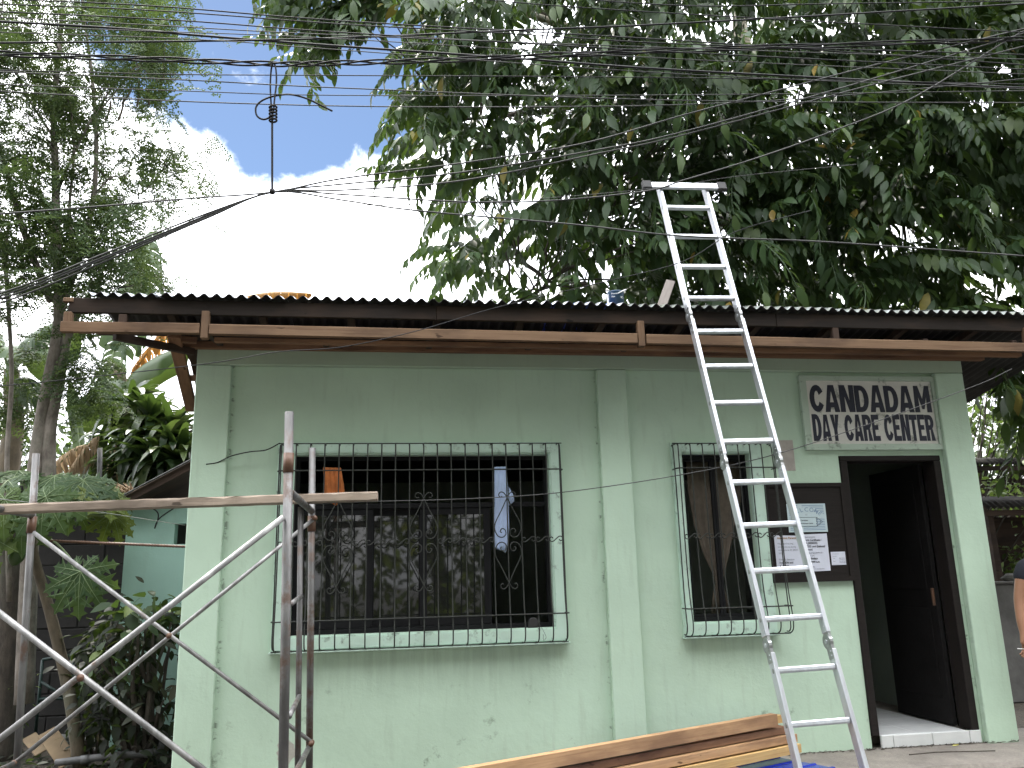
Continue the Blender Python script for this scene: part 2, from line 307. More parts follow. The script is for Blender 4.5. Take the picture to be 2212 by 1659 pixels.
def plank(name, a, b, h, t, mat, parent=None, up=(0,0,1), bev=0.004, wob=0.0, seg=1):
    """board from a to b (centre line), h along up, t across"""
    Ln = (Vector(b)-Vector(a)).length; mb = MB()
    if wob <= 0: mb.box((-Ln/2, -t/2, -h/2), (Ln/2, t/2, h/2), bev=bev)
    else:
        seg = max(seg, 6); vs = []; fs = []
        for i in range(seg+1):
            x = -Ln/2+Ln*i/seg; e = [random.uniform(-wob, wob) for _ in range(6)]
            vs += [Vector((x, -t/2+e[0], -h/2+e[1]*0.3)), Vector((x, t/2, -h/2+e[2]*0.3)), Vector((x, t/2+e[3]*0.3, h/2)), Vector((x, -t/2+abs(e[4])*1.2, h/2+e[5]*0.2)), Vector((x, -t/2+e[0]*0.5, h/2-abs(e[4])*2.0-0.002))]
        for i in range(seg):
            for k in range(5): fs.append((i*5+k, i*5+(k+1)%5, (i+1)*5+(k+1)%5, (i+1)*5+k))
        fs += [(4,3,2,1,0), tuple(seg*5+k for k in range(5))]
        fs = [q[::-1] for q in fs]; mb.add(vs, fs)
    return mb.build(name, mat, parent, M=frame(a, b, up))
def grid_wall(xs, zs, solid, y0, y1):
    mb = MB(); nx, nz = len(xs)-1, len(zs)-1
    S = lambda i, j: 0 <= i < nx and 0 <= j < nz and solid(i, j)
    for i in range(nx):
        for j in range(nz):
            if not S(i, j): continue
            a, b, c, d = xs[i], xs[i+1], zs[j], zs[j+1]
            mb.add([(a,y0,c),(b,y0,c),(b,y0,d),(a,y0,d)], [(0,1,2,3)]); mb.add([(a,y1,c),(b,y1,c),(b,y1,d),(a,y1,d)], [(3,2,1,0)])
            if not S(i-1, j): mb.add([(a,y0,c),(a,y0,d),(a,y1,d),(a,y1,c)], [(0,1,2,3)])
            if not S(i+1, j): mb.add([(b,y0,c),(b,y0,d),(b,y1,d),(b,y1,c)], [(3,2,1,0)])
            if not S(i, j-1): mb.add([(a,y0,c),(b,y0,c),(b,y1,c),(a,y1,c)], [(3,2,1,0)])
            if not S(i, j+1): mb.add([(a,y0,d),(b,y0,d),(b,y1,d),(a,y1,d)], [(0,1,2,3)])
    return mb
def ring_frame(x0, x1, z0, z1, ox0, ox1, oz0, oz1, y0, y1):
    return grid_wall([x0, ox0, ox1, x1], [z0, oz0, oz1, z1], lambda i, j: not (i == 1 and j == 1), y0, y1)

# ------------------------------------------------------------------ ground
def sheet(name, x0, x1, y0, y1, z, mat, nx=1, ny=1, amp=0.0):
    vs = []; fs = []
    for j in range(ny+1):
        for i in range(nx+1):
            vs.append((x0+(x1-x0)*i/nx, y0+(y1-y0)*j/ny, z+(random.uniform(-amp, amp) if 0 < i < nx and 0 < j < ny else 0)))
    for j in range(ny):
        for i in range(nx): q = j*(nx+1)+i; fs.append((q, q+1, q+nx+2, q+nx+1))
    return struct(MB().add(vs, fs).build(name, mat, smooth=True))
sheet('ground', -400, 400, -400, 400, -0.21, 'asphalt')
sheet('yard_soil', -40, -1.46, -0.3, 40, -0.03, 'soil', 60, 60, 0.03)
sheet('back_soil', -1.46, 40, 0.4, 40, -0.035, 'soil', 4, 4, 0)
pm = MB(); xs = np.linspace(-1.9, 12, 70)
vs = []; fs = []
for i, x in enumerate(xs):                     # pavement slab with a worn edge
    e = -0.62+0.02*math.sin(x*7)+random.uniform(-0.015, 0.015)
    vs += [(x, 0.5, 0.0), (x, e+0.03, 0.0), (x, e, -0.025-random.uniform(0, 0.02)), (x, e-0.01, -0.25)]
for i in range(len(xs)-1):
    for k in range(3): fs.append((i*4+k, i*4+k+1, (i+1)*4+k+1, (i+1)*4+k))
struct(pm.add(vs, fs).build('pavement', 'concrete'))

# ------------------------------------------------------------------ day care building
XL, XR, TOP = -1.425, 4.82, 3.09
bld = thing('day_care_building', 'pale green single-storey building with barred windows, open door and eave under repair', 'building', (1.7, 0.5, 0))
DOOR = (3.69, 4.47, 0.095, 2.19)
xs = [XL+0.02, -0.69, 1.212, 2.283, 2.845, 3.63, 4.53, XR-0.02]; zs = [-0.03, 0.965, 2.232, 2.25, TOP]
def solid(i, j):
    if i == 1 and j in (1, 2): return False
    if i == 3 and j in (1, 2): return False
    if i == 5 and j in (0, 1): return False
    return True
grid_wall(xs, zs, solid, 0.06, 0.21).build('wall', 'wall_paint', bld)
for (a, b) in ((XL, -1.177), (1.622, 1.862), (4.56, XR)):
    MB().box((a, 0, -0.03), (b, 0.058, 2.928), bev=0.006).build('pilaster', 'wall_paint', bld)
MB().box((XL, -0.002, 2.931), (XR, 0.0575, TOP), bev=0.004).build('beam', 'beam_paint', bld)
# room behind
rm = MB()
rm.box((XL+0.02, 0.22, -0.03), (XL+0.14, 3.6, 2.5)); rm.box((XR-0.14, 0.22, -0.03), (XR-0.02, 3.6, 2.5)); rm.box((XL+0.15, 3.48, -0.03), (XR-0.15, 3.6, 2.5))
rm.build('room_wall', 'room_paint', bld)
MB().box((XL+0.15, 0.22, 2.45), (XR-0.15, 3.6, 2.47)).build('ceiling', 'wood_board', bld)
MB().box((XL+0.15, 0.215, -0.02), (XR-0.15, 3.47, 0.09)).build('floor_slab', 'concrete', bld)
MB().box((3.40, 0.23, 0.091), (3.50, 1.6, 2.44)).build('partition', 'room_paint', bld)
# doorway: frame, tiles, leaf
fr = MB(); fr.box((3.635, 0.045, 0.09), (3.695, 0.2, 2.186), bev=0.004); fr.box((4.465, 0.045, 0.09), (4.528, 0.2, 2.186), bev=0.004); fr.box((3.635, 0.044, 2.187), (4.528, 0.2, 2.231), bev=0.004)
fr.build('door_frame', 'wood_board', bld)
dl = MB(); dl.box((4.425, 0.21, 0.105), (4.462, 0.95, 2.18), bev=0.003); leaf = dl.build('door', 'wood_door', bld)
pn = MB(); pn.box((4.418, 0.30, 0.30), (4.4245, 0.86, 1.0), bev=0.003); pn.box((4.418, 0.30, 1.15), (4.4245, 0.86, 2.05), bev=0.003); pn.build('panel', 'wood_door', leaf)
MB().box((4.405, 0.215, 1.02), (4.4245, 0.235, 1.16), bev=0.003).build('latch', 'rusty_steel', leaf)
for x0, x1 in ((3.70, 3.795), (3.799, 4.118), (4.122, 4.432), (4.436, 4.53)):
    MB().box((x0, 0.035, 0.004), (x1, 0.0585, 0.094), bev=0.003).build('tile', 'tile_white', bld)
for i in range(3):
    for j in range(4):
        MB().box((3.70+i*0.32, 0.06+j*0.32, 0.0905), (4.017+i*0.32 if i < 2 else 4.42, 0.377+j*0.32, 0.0945), bev=0.001).build('tile', 'tile_white', bld)
# peeled plaster patches, proud of the paint by a millimetre or two
def blob(name, cx, cz, rx, rz, y, mat, parent, n=22, jag=0.35, seed=0):
    rd = random.Random(seed); vs = [(cx, y, cz)]
    for k in range(n):
        a = 2*math.pi*k/n; q = 1-jag*rd.random(); vs.append((cx+rx*q*math.cos(a), y, cz+rz*q*math.sin(a)))
    vs += [(p[0], y+0.003, p[2]) for p in vs[1:]]
    fs = [(0, 1+(k+1)%n, 1+k) for k in range(n)] + [(1+k, 1+(k+1)%n, n+1+(k+1)%n, n+1+k) for k in range(n)]
    return MB().add(vs, [f[::-1] for f in fs]).build(name, mat, parent)
p = aty(617, 1625, 0.06); blob('bare_patch', p.x, p.z, 0.075, 0.10, 0.0585, 'plaster_bare', bld, seed=3)
p = aty(1698, 985, 0.06); MB().box((p.x-0.055, 0.0575, p.z-0.12), (p.x+0.07, 0.062, p.z+0.13), bev=0.001).build('paint_patch', 'patch_pink', bld)

# windows
def window(x0, x1, z0, z1, ox0, ox1, oz0, oz1):
    o = ring_frame(x0, x1, z0, z1, ox0, ox1, oz0, oz1, 0.02, 0.0585).build('window', 'trim_paint', bld)
    ring_frame(x0+0.012, x1-0.012, z0+0.012, z1-0.012, ox0-0.012, ox1+0.012, oz0-0.012, oz1+0.012, 0.005, 0.0198).build('frame_edge', 'trim_paint', o)
    MB().box((x0-0.01, -0.015, z0-0.012), (x1+0.01, 0.057, z0-0.001), bev=0.002).build('sill', 'trim_paint', o)
    return o
w1 = window(-0.815, 1.31, 0.862, 2.345, -0.69, 1.212, 0.965, 2.25)
w2 = window(2.205, 2.945, 0.862, 2.34, 2.283, 2.845, 0.965, 2.25)
TR = 1.86
ring_frame(-0.69, 1.212, 0.966, 2.2495, -0.66, 1.185, 1.0, 2.22, 0.10, 0.16).build('sash_frame', 'sash_black', w1)
MB().box((-0.659, 0.105, TR), (1.184, 0.155, TR+0.035)).build('transom', 'sash_black', w1)
def sash(x0, x1, z0, z1, y, b=0.045):
    o = ring_frame(x0, x1, z0, z1, x0+b, x1-b, z0+b*1.3, z1-b, y, y+0.028).build('sash', 'sash_black', w1)
    MB().box((x0+b-0.003, y+0.012, z0+b*1.3-0.003), (x1-b+0.003, y+0.017, z1-b+0.003)).build('pane', 'glass_dark', o)
sash(-0.658, -0.12, 1.003, TR-0.002, 0.115); sash(-0.16, 0.27, 1.003, TR-0.002, 0.135 + 0.012, 0.05); sash(0.23, 0.76, 1.003, TR-0.002, 0.115, 0.05)
ring_frame(2.284, 2.844, 0.966, 2.2495, 2.31, 2.82, 0.995, 2.225, 0.10, 0.16).build('sash_frame', 'sash_black', w2)
for xa, xb in ((2.311, 2.563), (2.566, 2.819)):
    o = ring_frame(xa, xb, 0.996, 2.224, xa+0.02, xb-0.02, 1.02, 2.2, 0.115, 0.14).build('sash', 'sash_black', w2)
# window grilles
def grille(xs, parent_x0, parent_x1, lyres, ztop, zh1, zh2, zs):
    g = thing('window_grille', '', 'grille', ((parent_x0+parent_x1)/2, 0.0, 0.86))
    prof = [(0.004, ztop), (-0.06, ztop), (-0.092, ztop-0.018), (-0.10, ztop-0.06), (-0.102, 1.7), (-0.112, 1.25), (-0.142, 1.04), (-0.152, 0.965), (-0.135, 0.90), (-0.08, 0.872), (0.004, 0.868)]
    def yat(z):
        q = prof[3:9]
        for (a, b), (c, d) in zip(q, q[1:]):
            if d <= z <= b: return a+(c-a)*(b-z)/(b-d)
        return -0.10
    me = MB().tube(catmull([(0, y, z) for y, z in prof], 3), 0.0049, 6).mesh('bar', 'iron_black', True)
    for x in xs:
        o = link('bar', me, g, Matrix.Translation((x+random.uniform(-.002, .002), 0, 0)))
    for z, y in ((ztop+.003, -.05), (0.866, -.03)): MB().tube([(xs[0]-.03, y, z), (xs[-1]+.03, y, z)], .0048, 6).build('end_rod', 'iron_black', g, True)
    for z in (zh1, zh2):
        y = yat(z)-0.009; MB().tube([(xs[0]-0.02, 0.004, z), (xs[0]-0.02, y+0.02, z), (xs[0], y, z), (xs[-1], y, z), (xs[-1]+0.02, y+0.02, z), (xs[-1]+0.02, 0.004, z)], 0.0055, 6).build('cross_bar', 'iron_black', g, True)
    for x in (xs[0]-0.018, xs[-1]+0.018):
        MB().tube(catmull([(x, 0.004, ztop-0.01), (x, -0.03, ztop-0.03), (x, -0.045, 2.0), (x, -0.05, 1.2), (x, -0.07, 0.95), (x, -0.04, 0.885), (x, 0.004, 0.88)], 3), 0.005, 6).build('side_bar', 'iron_black', g, True)
    S = [(-.022,.004),(-.034,.014),(-.047,.006),(-.044,-.014),(-.024,-.018),(0,0),(.024,.018),(.044,.014),(.047,-.006),(.034,-.014),(.022,-.004)]
    y = -0.112; sm = MB().tube(catmull([(a, 0, b) for a, b in S], 3), 0.0042, 5).mesh('scroll', 'iron_black', True)
    sp = xs[1]-xs[0]
    for x, x2 in zip(xs, xs[1:]):
        xc = (x+x2)/2
        if any(abs(xc-l) < sp*1.02 for l in lyres): continue
        link('scroll', sm, g, Matrix.Translation((xc, y, zs)))
    Q = [(-.036,.318),(-.050,.312),(-.062,.328),(-.050,.348),(-.026,.345),(-.002,.312),(.045,.215),(.092,.125),(.098,.075),(.075,.028),(.04,.018),(.016,.04),(.022,.072),(.045,.08),(.058,.06),(.045,.05)]
    lm = MB()
    for sx in (-1, 1):
        for sz in (-1, 1): lm.tube(catmull([(sx*a, 0.004*sx, sz*b) for a, b in Q], 3), 0.0042, 5)
    lmesh = lm.mesh('ornament', 'iron_black', True)
    for l in lyres: link('ornament', lmesh, g, Matrix.Translation((l, y, zs)))
    return g
g1 = grille([-0.777+0.1025*i for i in range(21)], -0.8, 1.29, [-0.367, 0.248, 0.863], 2.322, 2.118, 1.07, 1.60)
g1['label'] = 'rusty black iron grille with scrollwork over the wide window'; g1['group'] = 'window grilles'
g2 = grille([2.215+0.0975*i for i in range(9)], 2.2, 3.0, [], 2.318, 2.12, 1.07, 1.60)
g2['label'] = 'black iron grille over the narrow curtained window behind the ladder'; g2['group'] = 'window grilles'
# ------------------------------------------------------------------ eave and roof
O = 0.55
SL = math.tan(R(10)); zr = lambda y: 3.245-(y+O)*SL
roof = MB().box((XL+0.2, 0.1, zr(0.1)-0.10), (XR-0.2, 3.6, zr(0.1)-0.095), M=None).build('roof', 'wood_dark', bld)
roof.data.clear_geometry()
rb = MB()
for x in np.arange(XL-0.1, XR+0.2, 0.62):       # rafters under the sheets
    rb.box((-2.2, -0.025, -0.025), (2.2, 0.025, 0.025), M=frame((x, -O+0.04, zr(-O+0.04)-0.030), (x, 3.75, zr(3.75)-0.030)))
tmp = rb.mesh('roof', 'wood_dark'); roof.data = tmp
def sheet_mesh(w_, L_, pitch, amp, th=0.003, per=8, lip=0.062):
    n = int(round(w_/pitch*per)); vs = []; fs = []
    for i in range(n+1):
        x = w_*i/n; z = amp*math.cos(2*math.pi*x/pitch)
        vs += [(x, 0, z+th), (x, .13, z+th+lip), (x, L_, z+th+lip), (x, 0, z), (x, .13, z+lip), (x, L_, z+lip)]
    for i in range(n):
        a = i*6; b = a+6
        fs += [(a, b, b+1, a+1), (a+1, b+1, b+2, a+2), (a+4, b+4, b+3, a+3), (a+5, b+5, b+4, a+4), (a+3, b+3, b, a), (a+2, b+2, b+5, a+5)]
    fs += [(0, 1, 4, 3), (1, 2, 5, 4), (n*6+3, n*6+4, n*6+1, n*6), (n*6+4, n*6+5, n*6+2, n*6+1)]
    return MB().add(vs, fs)
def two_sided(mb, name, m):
    me = mb.mesh(name, m, True); me.materials.append(MATS['roof_under_shade'])
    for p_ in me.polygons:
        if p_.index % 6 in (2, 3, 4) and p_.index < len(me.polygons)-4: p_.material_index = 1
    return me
pitch = 0.0825; sw = pitch*10
smesh = [two_sided(sheet_mesh(sw+pitch*0.6, 4.4, pitch, 0.016), 'roof_sheet', m) for m in ('roof_steel', 'roof_steel_old')]
short = two_sided(sheet_mesh(pitch*5.6, 0.62, pitch, 0.016), 'roof_sheet', 'roof_steel')
tilt = Matrix.Rotation(-math.atan(SL), 4, 'X')
x = -1.6; i = 0
link('roof_sheet', short, roof, Matrix.Translation((-2.03, -O-0.03, 3.262)) @ tilt)
while x < 5.6:
    link('roof_sheet', smesh[0 if x < 1.6 else 1], roof, Matrix.Translation((x, -O-0.035-random.uniform(0, 0.02), 3.262+0.004*(i % 2))) @ Matrix.Rotation(random.uniform(-.004, .004), 4, 'Z') @ tilt); x += sw; i += 1
# upper fascia boards, lower eave boards, studs between them
yF = -O+0.012
for (a, b, dz) in ((-2.15, 0.32, 0), (0.323, 2.9, -0.002), (2.903, 5.5, -0.004)):
    plank('fascia_board', (a, yF, 3.191+dz), (b, yF, 3.189+dz), 0.106, 0.03, 'wood_fascia', roof)
plank('fascia_board', (-2.185, yF-0.003, 3.226), (-2.12, yF-0.003, 3.226), 0.03, 0.045, 'wood_eave', roof)
yB = -O-0.012
for (a, za, b, zb) in ((-2.175, 3.03, -1.29, 3.034), (-1.225, 3.03, 1.79, 3.014), (1.86, 3.012, 4.97, 2.992)):
    plank('eave_board', (a, yB, za), (b, yB, zb), 0.07, 0.05, 'wood_eave', roof, wob=0.003, seg=14)
for xx, z0, z1, m in ((-2.14, 3.06, 3.135, 'wood_eave'), (-1.80, 3.06, 3.135, 'wood_dark'), (-1.257, 2.965, 3.16, 'wood_eave'), (1.825, 2.955, 3.15, 'wood_eave'), (3.38, 3.04, 3.14, 'wood_dark'), (5.0, 2.95, 3.16, 'wood_eave')):
    plank('stud', (xx, yB+0.006+0.03*(m == 'wood_dark'), z0), (xx, yB+0.006+0.03*(m == 'wood_dark'), z1), 0.052, 0.05, m, roof, up=(1, 0, 0))
# horizontal joists from the eave boards back to the wall, ledger along the wall
for xx in np.arange(-1.25, 5.0, 0.77):
    plank('joist', (xx, yB+0.035, 3.035), (xx, -0.07, 3.085), 0.06, 0.045, 'wood_dark', roof, up=(0, 0, 1))
plank('ledger', (XL-0.15, -0.035, 3.068), (5.0, -0.035, 3.055), 0.05, 0.055, 'wood_brown', roof, wob=0.003, seg=16)
plank('nailer', (-1.2, yB+0.055, 2.972), (4.95, yB+0.055, 2.948), 0.03, 0.05, 'wood_brown', roof, wob=0.003, seg=16)
plank('purlin', (-2.1, -0.12, zr(-0.12)-0.03), (5.3, -0.12, zr(-0.12)-0.03), 0.05, 0.05, 'wood_dark', roof)
plank('side_joist', (-1.85, yB+0.04, 2.985), (-1.45, -0.02, 3.02), 0.05, 0.045, 'wood_dark', roof)
# raking side frame at the left of the building
a0 = aty(376, 725, -0.25); b0 = atd(414, 885, (aty(376, 725, -0.25)-CAM).dot(_f)*1.17)
plank('rake_board', a0, b0, 0.09, 0.04, 'wood_brown', roof, up=(1, 0, 0))
dv = (b0-a0)
for t_ in (0.03, 0.52, 0.96):
    q = a0+dv*t_; plank('batten', q+Vector((0.02, 0.03, 0)), (XL+0.03, q.y+0.05, q.z+0.0), 0.045, 0.04, 'wood_brown', roof)
for k in range(3):
    off = Vector((0.075+0.05*k, 0.06+0.02*k, 0.05)); plank('rake_sheathing', a0+off+dv*-0.02, a0+off+dv*0.98, 0.05, 0.015, 'wood_dark', roof, up=(1, 0, 0))
# blocker strip added on the wall top so the attic is dark
MB().box((XL+0.03, 0.07, TOP-0.0), (XR-0.03, 0.2, 3.10)).build('attic_light_block', 'wood_dark', bld)
# ------------------------------------------------------------------ sign
sg = thing('building_sign', 'white sign with dark blue painted lettering in a raised green frame above the door', 'sign', (3.965, 0.06, 2.28))
ring_frame(3.343, 4.557, 2.277, 2.9, 3.40, 4.53, 2.325, 2.86, 0.022, 0.0585).build('frame', 'sign_trim', sg)
MB().box((3.3995, 0.04, 2.3245), (4.5305, 0.0588, 2.8605)).build('panel', 'sign_white', sg)
def arc(cx, cy, rx, ry, a0, a1, n=10): return [(cx+rx*math.cos(R(a0+(a1-a0)*k/n)), cy+ry*math.sin(R(a0+(a1-a0)*k/n))) for k in range(n+1)]
def glyph(ch, t):
    k = t
    if ch == 'A': return [[(0,0),(.30,1),(.70,1),(1,0),(1-k,0),(1-k-.05,.17),(k+.05,.17),(k,0)], [(.5-.13,.36),(.5,.78),(.5+.13,.36)]]
    if ch == 'N': return [[(0,0),(0,1),(k+.05,1),(1-k,.42),(1-k,1),(1,1),(1,0),(1-k-.05,0),(k,.58),(k,0)]]
    if ch == 'M': return [[(0,0),(.05,1),(.30,1),(.5,.50),(.70,1),(.95,1),(1,0),(1-k*.85,0),(.74,.60),(.57,.12),(.43,.12),(.26,.60),(k*.85,0)]]
    if ch == 'E': return [[(0,0),(0,1),(1,1),(1,1-.19),(k,.81),(k,.60),(.85,.60),(.85,.42),(k,.42),(k,.19),(1,.19),(1,0)]]
    if ch == 'T': return [[(.5-k/2,0),(.5-k/2,.80),(0,.80),(0,1),(1,1),(1,.80),(.5+k/2,.80),(.5+k/2,0)]]
    if ch == 'Y': return [[(.5-k/2,0),(.5-k/2,.42),(0,1),(k+.05,1),(.5,.62),(1-k-.05,1),(1,1),(.5+k/2,.42),(.5+k/2,0)]]
    if ch == 'D': return [[(0,0),(0,1)]+arc(.45,.5,.55,.5,90,-90), [(k,.19)]+arc(.45,.5,.55-k,.31,-90,90)+[(k,.81)]]
    if ch == 'R': return [[(0,0),(0,1)]+arc(.55,.72,.45,.28,90,-60,8)+[(1,0),(1-k-.08,0),(.55,.42),(k,.42),(k,0)], [(k,.60)]+arc(.52,.71,.45-k*.9,.11,-90,90,6)+[(k,.82)]]
    if ch == 'C': return [arc(.52,.5,.52,.5,30,330,18)+[(.68,.38)]+arc(.52,.5,.18,.28,320,40,14)[1:-1]+[(.68,.62)]]
def letters(text, x0, x1, z0, z1, widths, gapw, t, y, spacew=0.5):
    tot = sum(widths.get(c, 1)+gapw if c != ' ' else spacew for c in text)-gapw; u = (x1-x0)/tot; x = x0
    for c in text:
        if c == ' ': x += spacew*u; continue
        wd = widths.get(c, 1)*u
        cu = bpy.data.curves.new('letter', 'CURVE'); cu.dimensions = '2D'; cu.fill_mode = 'BOTH'; cu.extrude = 0.0008
        sk = random.uniform(-.02, .02)
        for poly in glyph(c, t):
            sp = cu.splines.new('POLY'); sp.points.add(len(poly)-1); sp.use_cyclic_u = True
            for pt_, (a, b) in zip(sp.points, poly): pt_.co = ((a+sk*b)*wd, b*(z1-z0)*(1+sk*0.5), 0, 1)
        tmpo = bpy.data.objects.new('letter', cu); me = bpy.data.meshes.new_from_object(tmpo); me.materials.append(MATS['letter_paint'])
        bpy.data.objects.remove(tmpo); M = Matrix.Translation((x, y, z0)) @ Matrix.Rotation(R(90), 4, 'X')
        link('letter', me, sg, M); x += wd+gapw*u
letters('CANDADAM', 3.424, 4.514, 2.594, 2.822, {'M': 1.25, 'N': 1.05, 'A': 1.05}, 0.055, 0.34, 0.0385)
letters('DAY CARE CENTER', 3.424, 4.510, 2.352, 2.574, {'E': .85, 'T': .9, 'Y': 1.0}, 0.06, 0.38, 0.0385)

# ------------------------------------------------------------------ notice board and papers
nb = thing('notice_board', 'dark brown wooden notice board between the narrow window and the door', 'notice board', (3.29, 0.05, 1.24))
MB().box((2.97, 0.038, 1.255), (3.615, 0.0585, 1.995), bev=0.002).build('panel', 'wood_board', nb)
ring_frame(2.955, 3.632, 1.238, 2.01, 2.985, 3.60, 1.275, 1.98, 0.028, 0.0578).build('frame', 'wood_board', nb)
def text_on(par, s_, x, z, size, mat, y=0.0318, align='LEFT', bold=0.0, rot=0.0):
    cu = bpy.data.curves.new('text', 'FONT'); cu.body = s_; cu.size = size; cu.align_x = align; cu.offset = bold; cu.extrude = 0.0002; cu.resolution_u = 2
    o = bpy.data.objects.new('text', cu); me = bpy.data.meshes.new_from_object(o); bpy.data.objects.remove(o); me.materials.append(MATS[mat])
    return link('text', me, par, Matrix.Translation((x, y, z)) @ Matrix.Rotation(R(90), 4, 'X') @ Matrix.Rotation(rot, 4, 'Z'))
def paper(name, label, cat, x0, x1, z0, z1, mat, y=0.036, skew=0.0):
    t = thing(name, label, cat, ((x0+x1)/2, y, z0))
    vs = []; n = 6
    for i in range(n+1):
        u_ = i/n; yy = y-0.002-0.004*math.sin(u_*math.pi*1.5)**2*0.3
        for z in (z0, z1): vs += [(x0+(x1-x0)*u_, yy, z+skew*(u_-.5)), (x0+(x1-x0)*u_, yy+0.001, z+skew*(u_-.5))]
    fs = []
    for i in range(n):
        a = i*4; b = a+4; fs += [(a, b, b+2, a+2), (a+1, a+3, b+3, b+1), (a+2, b+2, b+3, a+3), (a, a+1, b+1, b)]
    fs += [(0, 2, 3, 1), (n*4, n*4+1, n*4+3, n*4+2)]
    MB().add(vs, fs).build('sheet', mat, t); return t
ws = paper('welcome_poster', 'welcome poster with blue striped border and pencil drawing on the notice board', 'poster', 3.125, 3.453, 1.622, 1.845, 'poster_white')
for k in range(16):
    z = 1.636+k*0.0128
    MB().box((3.14, 0.0330, z), (3.438, 0.0334, z+0.006)).build('stripe', 'ink_blue', ws)
mbk = MB(); pts = [(3.15, 1.728)]+[(3.29+0.15*math.cos(a), 1.728+0.092*math.sin(a)) for a in np.linspace(math.pi, 0, 14)]
mbk.add([(x, 0.0324, z) for x, z in pts], [tuple(range(len(pts)))[::-1]]); mbk.box((3.155, 0.0322, 1.665), (3.36, 0.0328, 1.735)); mbk.build('cloud_ground', 'poster_white', ws)
for k, ch in enumerate('WELCOME'):
    a = R(148-k*19); text_on(ws, ch, 3.29+0.118*math.cos(a), 1.728+0.055*math.sin(a), 0.048, 'ink_blue', 0.0316, 'CENTER', 0.0006, a-R(90))
text_on(ws, 'to', 3.285, 1.752, 0.02, 'ink_grey', 0.0316, 'CENTER')
pe = MB(); y = 0.0312
def line(mb, a, b, wd=0.0022): mb.tube([(a[0], y, a[1]), (b[0], y, b[1])], wd/2, 4)
P_ = [(3.16, 1.668), (3.365, 1.668), (3.418, 1.702), (3.365, 1.737), (3.16, 1.737), (3.16, 1.668)]
for a, b in zip(P_, P_[1:]): line(pe, a, b)
line(pe, (3.398, 1.690), (3.398, 1.714))
pe.tube(catmull([(3.365+(0.010 if k % 2 else -0.004), y, 1.668+k*0.0099) for k in range(8)], 3), 0.0011, 4); pe.build('pencil_drawing', 'ink', ws)
text_on(ws, 'Candadam', 3.262, 1.709, 0.015, 'ink', 0.0316, 'CENTER', 0.0003); text_on(ws, 'Child Development Center', 3.262, 1.686, 0.013, 'ink', 0.0316, 'CENTER', 0.0003)
n1 = paper('notice_sheet', 'white printed attention parents notice on the left of the notice board', 'notice', 2.995, 3.215, 1.318, 1.598, 'paper', 0.0365, -0.006)
for s_, z, sz, m, bo in (('Attention Parents', 1.572, 0.022, 'ink_brown', .0006), ('Nagsugod na ang', 1.530, 0.019, 'ink_grey', 0), ('enrolment sa atong', 1.505, 0.019, 'ink_grey', 0), ('care para sa SY 2024-', 1.480, 0.019, 'ink_grey', 0), ('2025', 1.455, 0.019, 'ink_grey', 0), ('Edad sa dawaton', 1.408, 0.019, 'ink_grey', 0), ('3 yrs. Old and', 1.383, 0.020, 'ink', .0006), ('4  yrs.old', 1.358, 0.020, 'ink', .0006)):
    text_on(n1, s_, 3.018, z, sz, m, 0.0315, bold=bo)
n2 = paper('notice_sheet', 'white printed requirements notice under the welcome poster', 'notice', 3.222, 3.44, 1.318, 1.606, 'paper', 0.0365, 0.004)
for s_, z, sz, m, bo in (('Requirements:', 1.578, 0.018, 'ink_grey', 0), ('  Birth Certificate /', 1.553, 0.020, 'ink', .0005), ('PSA (XEROX)', 1.529, 0.020, 'ink', .0005), ('  ECCD card (bakuna)', 1.504, 0.020, 'ink', .0005), ('  (xerox)', 1.480, 0.020, 'ink', .0005), ('Palihug pagsubmit diri', 1.456, 0.018, 'ink_grey', 0), ('sa ato CDC', 1.433, 0.018, 'ink_grey', 0), ('every Fridays', 1.410, 0.020, 'ink', .0006), ('8:00-10:00 a.m.', 1.385, 0.020, 'ink', .0006), ('                 By:', 1.348, 0.013, 'ink_grey', 0), ('       MYSHELU P. ROMEROSO', 1.332, 0.012, 'ink_grey', 0)):
    text_on(n2, s_, 3.234, z, sz, m, 0.0315, bold=bo)
n3 = paper('schedule_card', 'small white printed card at the right edge of the notice board', 'card', 3.456, 3.577, 1.362, 1.464, 'paper')
for s_, z, x in (('S.Y. 2024-2025', 1.444, 3.468), ('Enrolment:', 1.427, 3.468), ('Time:', 1.412, 3.468), ('8:00-11:00 a.m.', 1.412, 3.52), ('1:00-4:00 p.m.', 1.403, 3.52), ('Days:', 1.388, 3.468), ('Mon. to Friday', 1.388, 3.52), ('except holidays', 1.378, 3.52)):
    text_on(n3, s_, x, z, 0.009, 'ink_grey', 0.0315)

# ------------------------------------------------------------------ cloths and curtain in the windows
def cloth(name, label, cat, outline_l, outline_r, y, mat, folds=4, depth=0.012, group=None):
    """hanging cloth between two vertical edges given as (x, z) lists"""
    n = len(outline_l); m = 24; vs = []; fs = []
    for i in range(n):
        (xa, za), (xb, zb) = outline_l[i], outline_r[i]
        for j in range(m+1):
            u_ = j/m; vs.append((xa+(xb-xa)*u_, y+depth*math.sin(u_*folds*2*math.pi+i*0.25)*(0.6+0.4*math.sin(j*1.7)), za+(zb-za)*u_))
    for i in range(n-1):
        for j in range(m): a = i*(m+1)+j; fs.append((a, a+1, a+m+2, a+m+1))
    o = MB().add(vs, fs).build(name, mat, smooth=True)
    md = o.modifiers.new('thickness', 'SOLIDIFY'); md.thickness = 0.003
    return tag(o, label, cat, group)
def wq(x, y, Y): p = aty((x*1300/2212+1000)*.5486, (y*960/1633+1680)*.5486, Y); return (p.x, p.z)
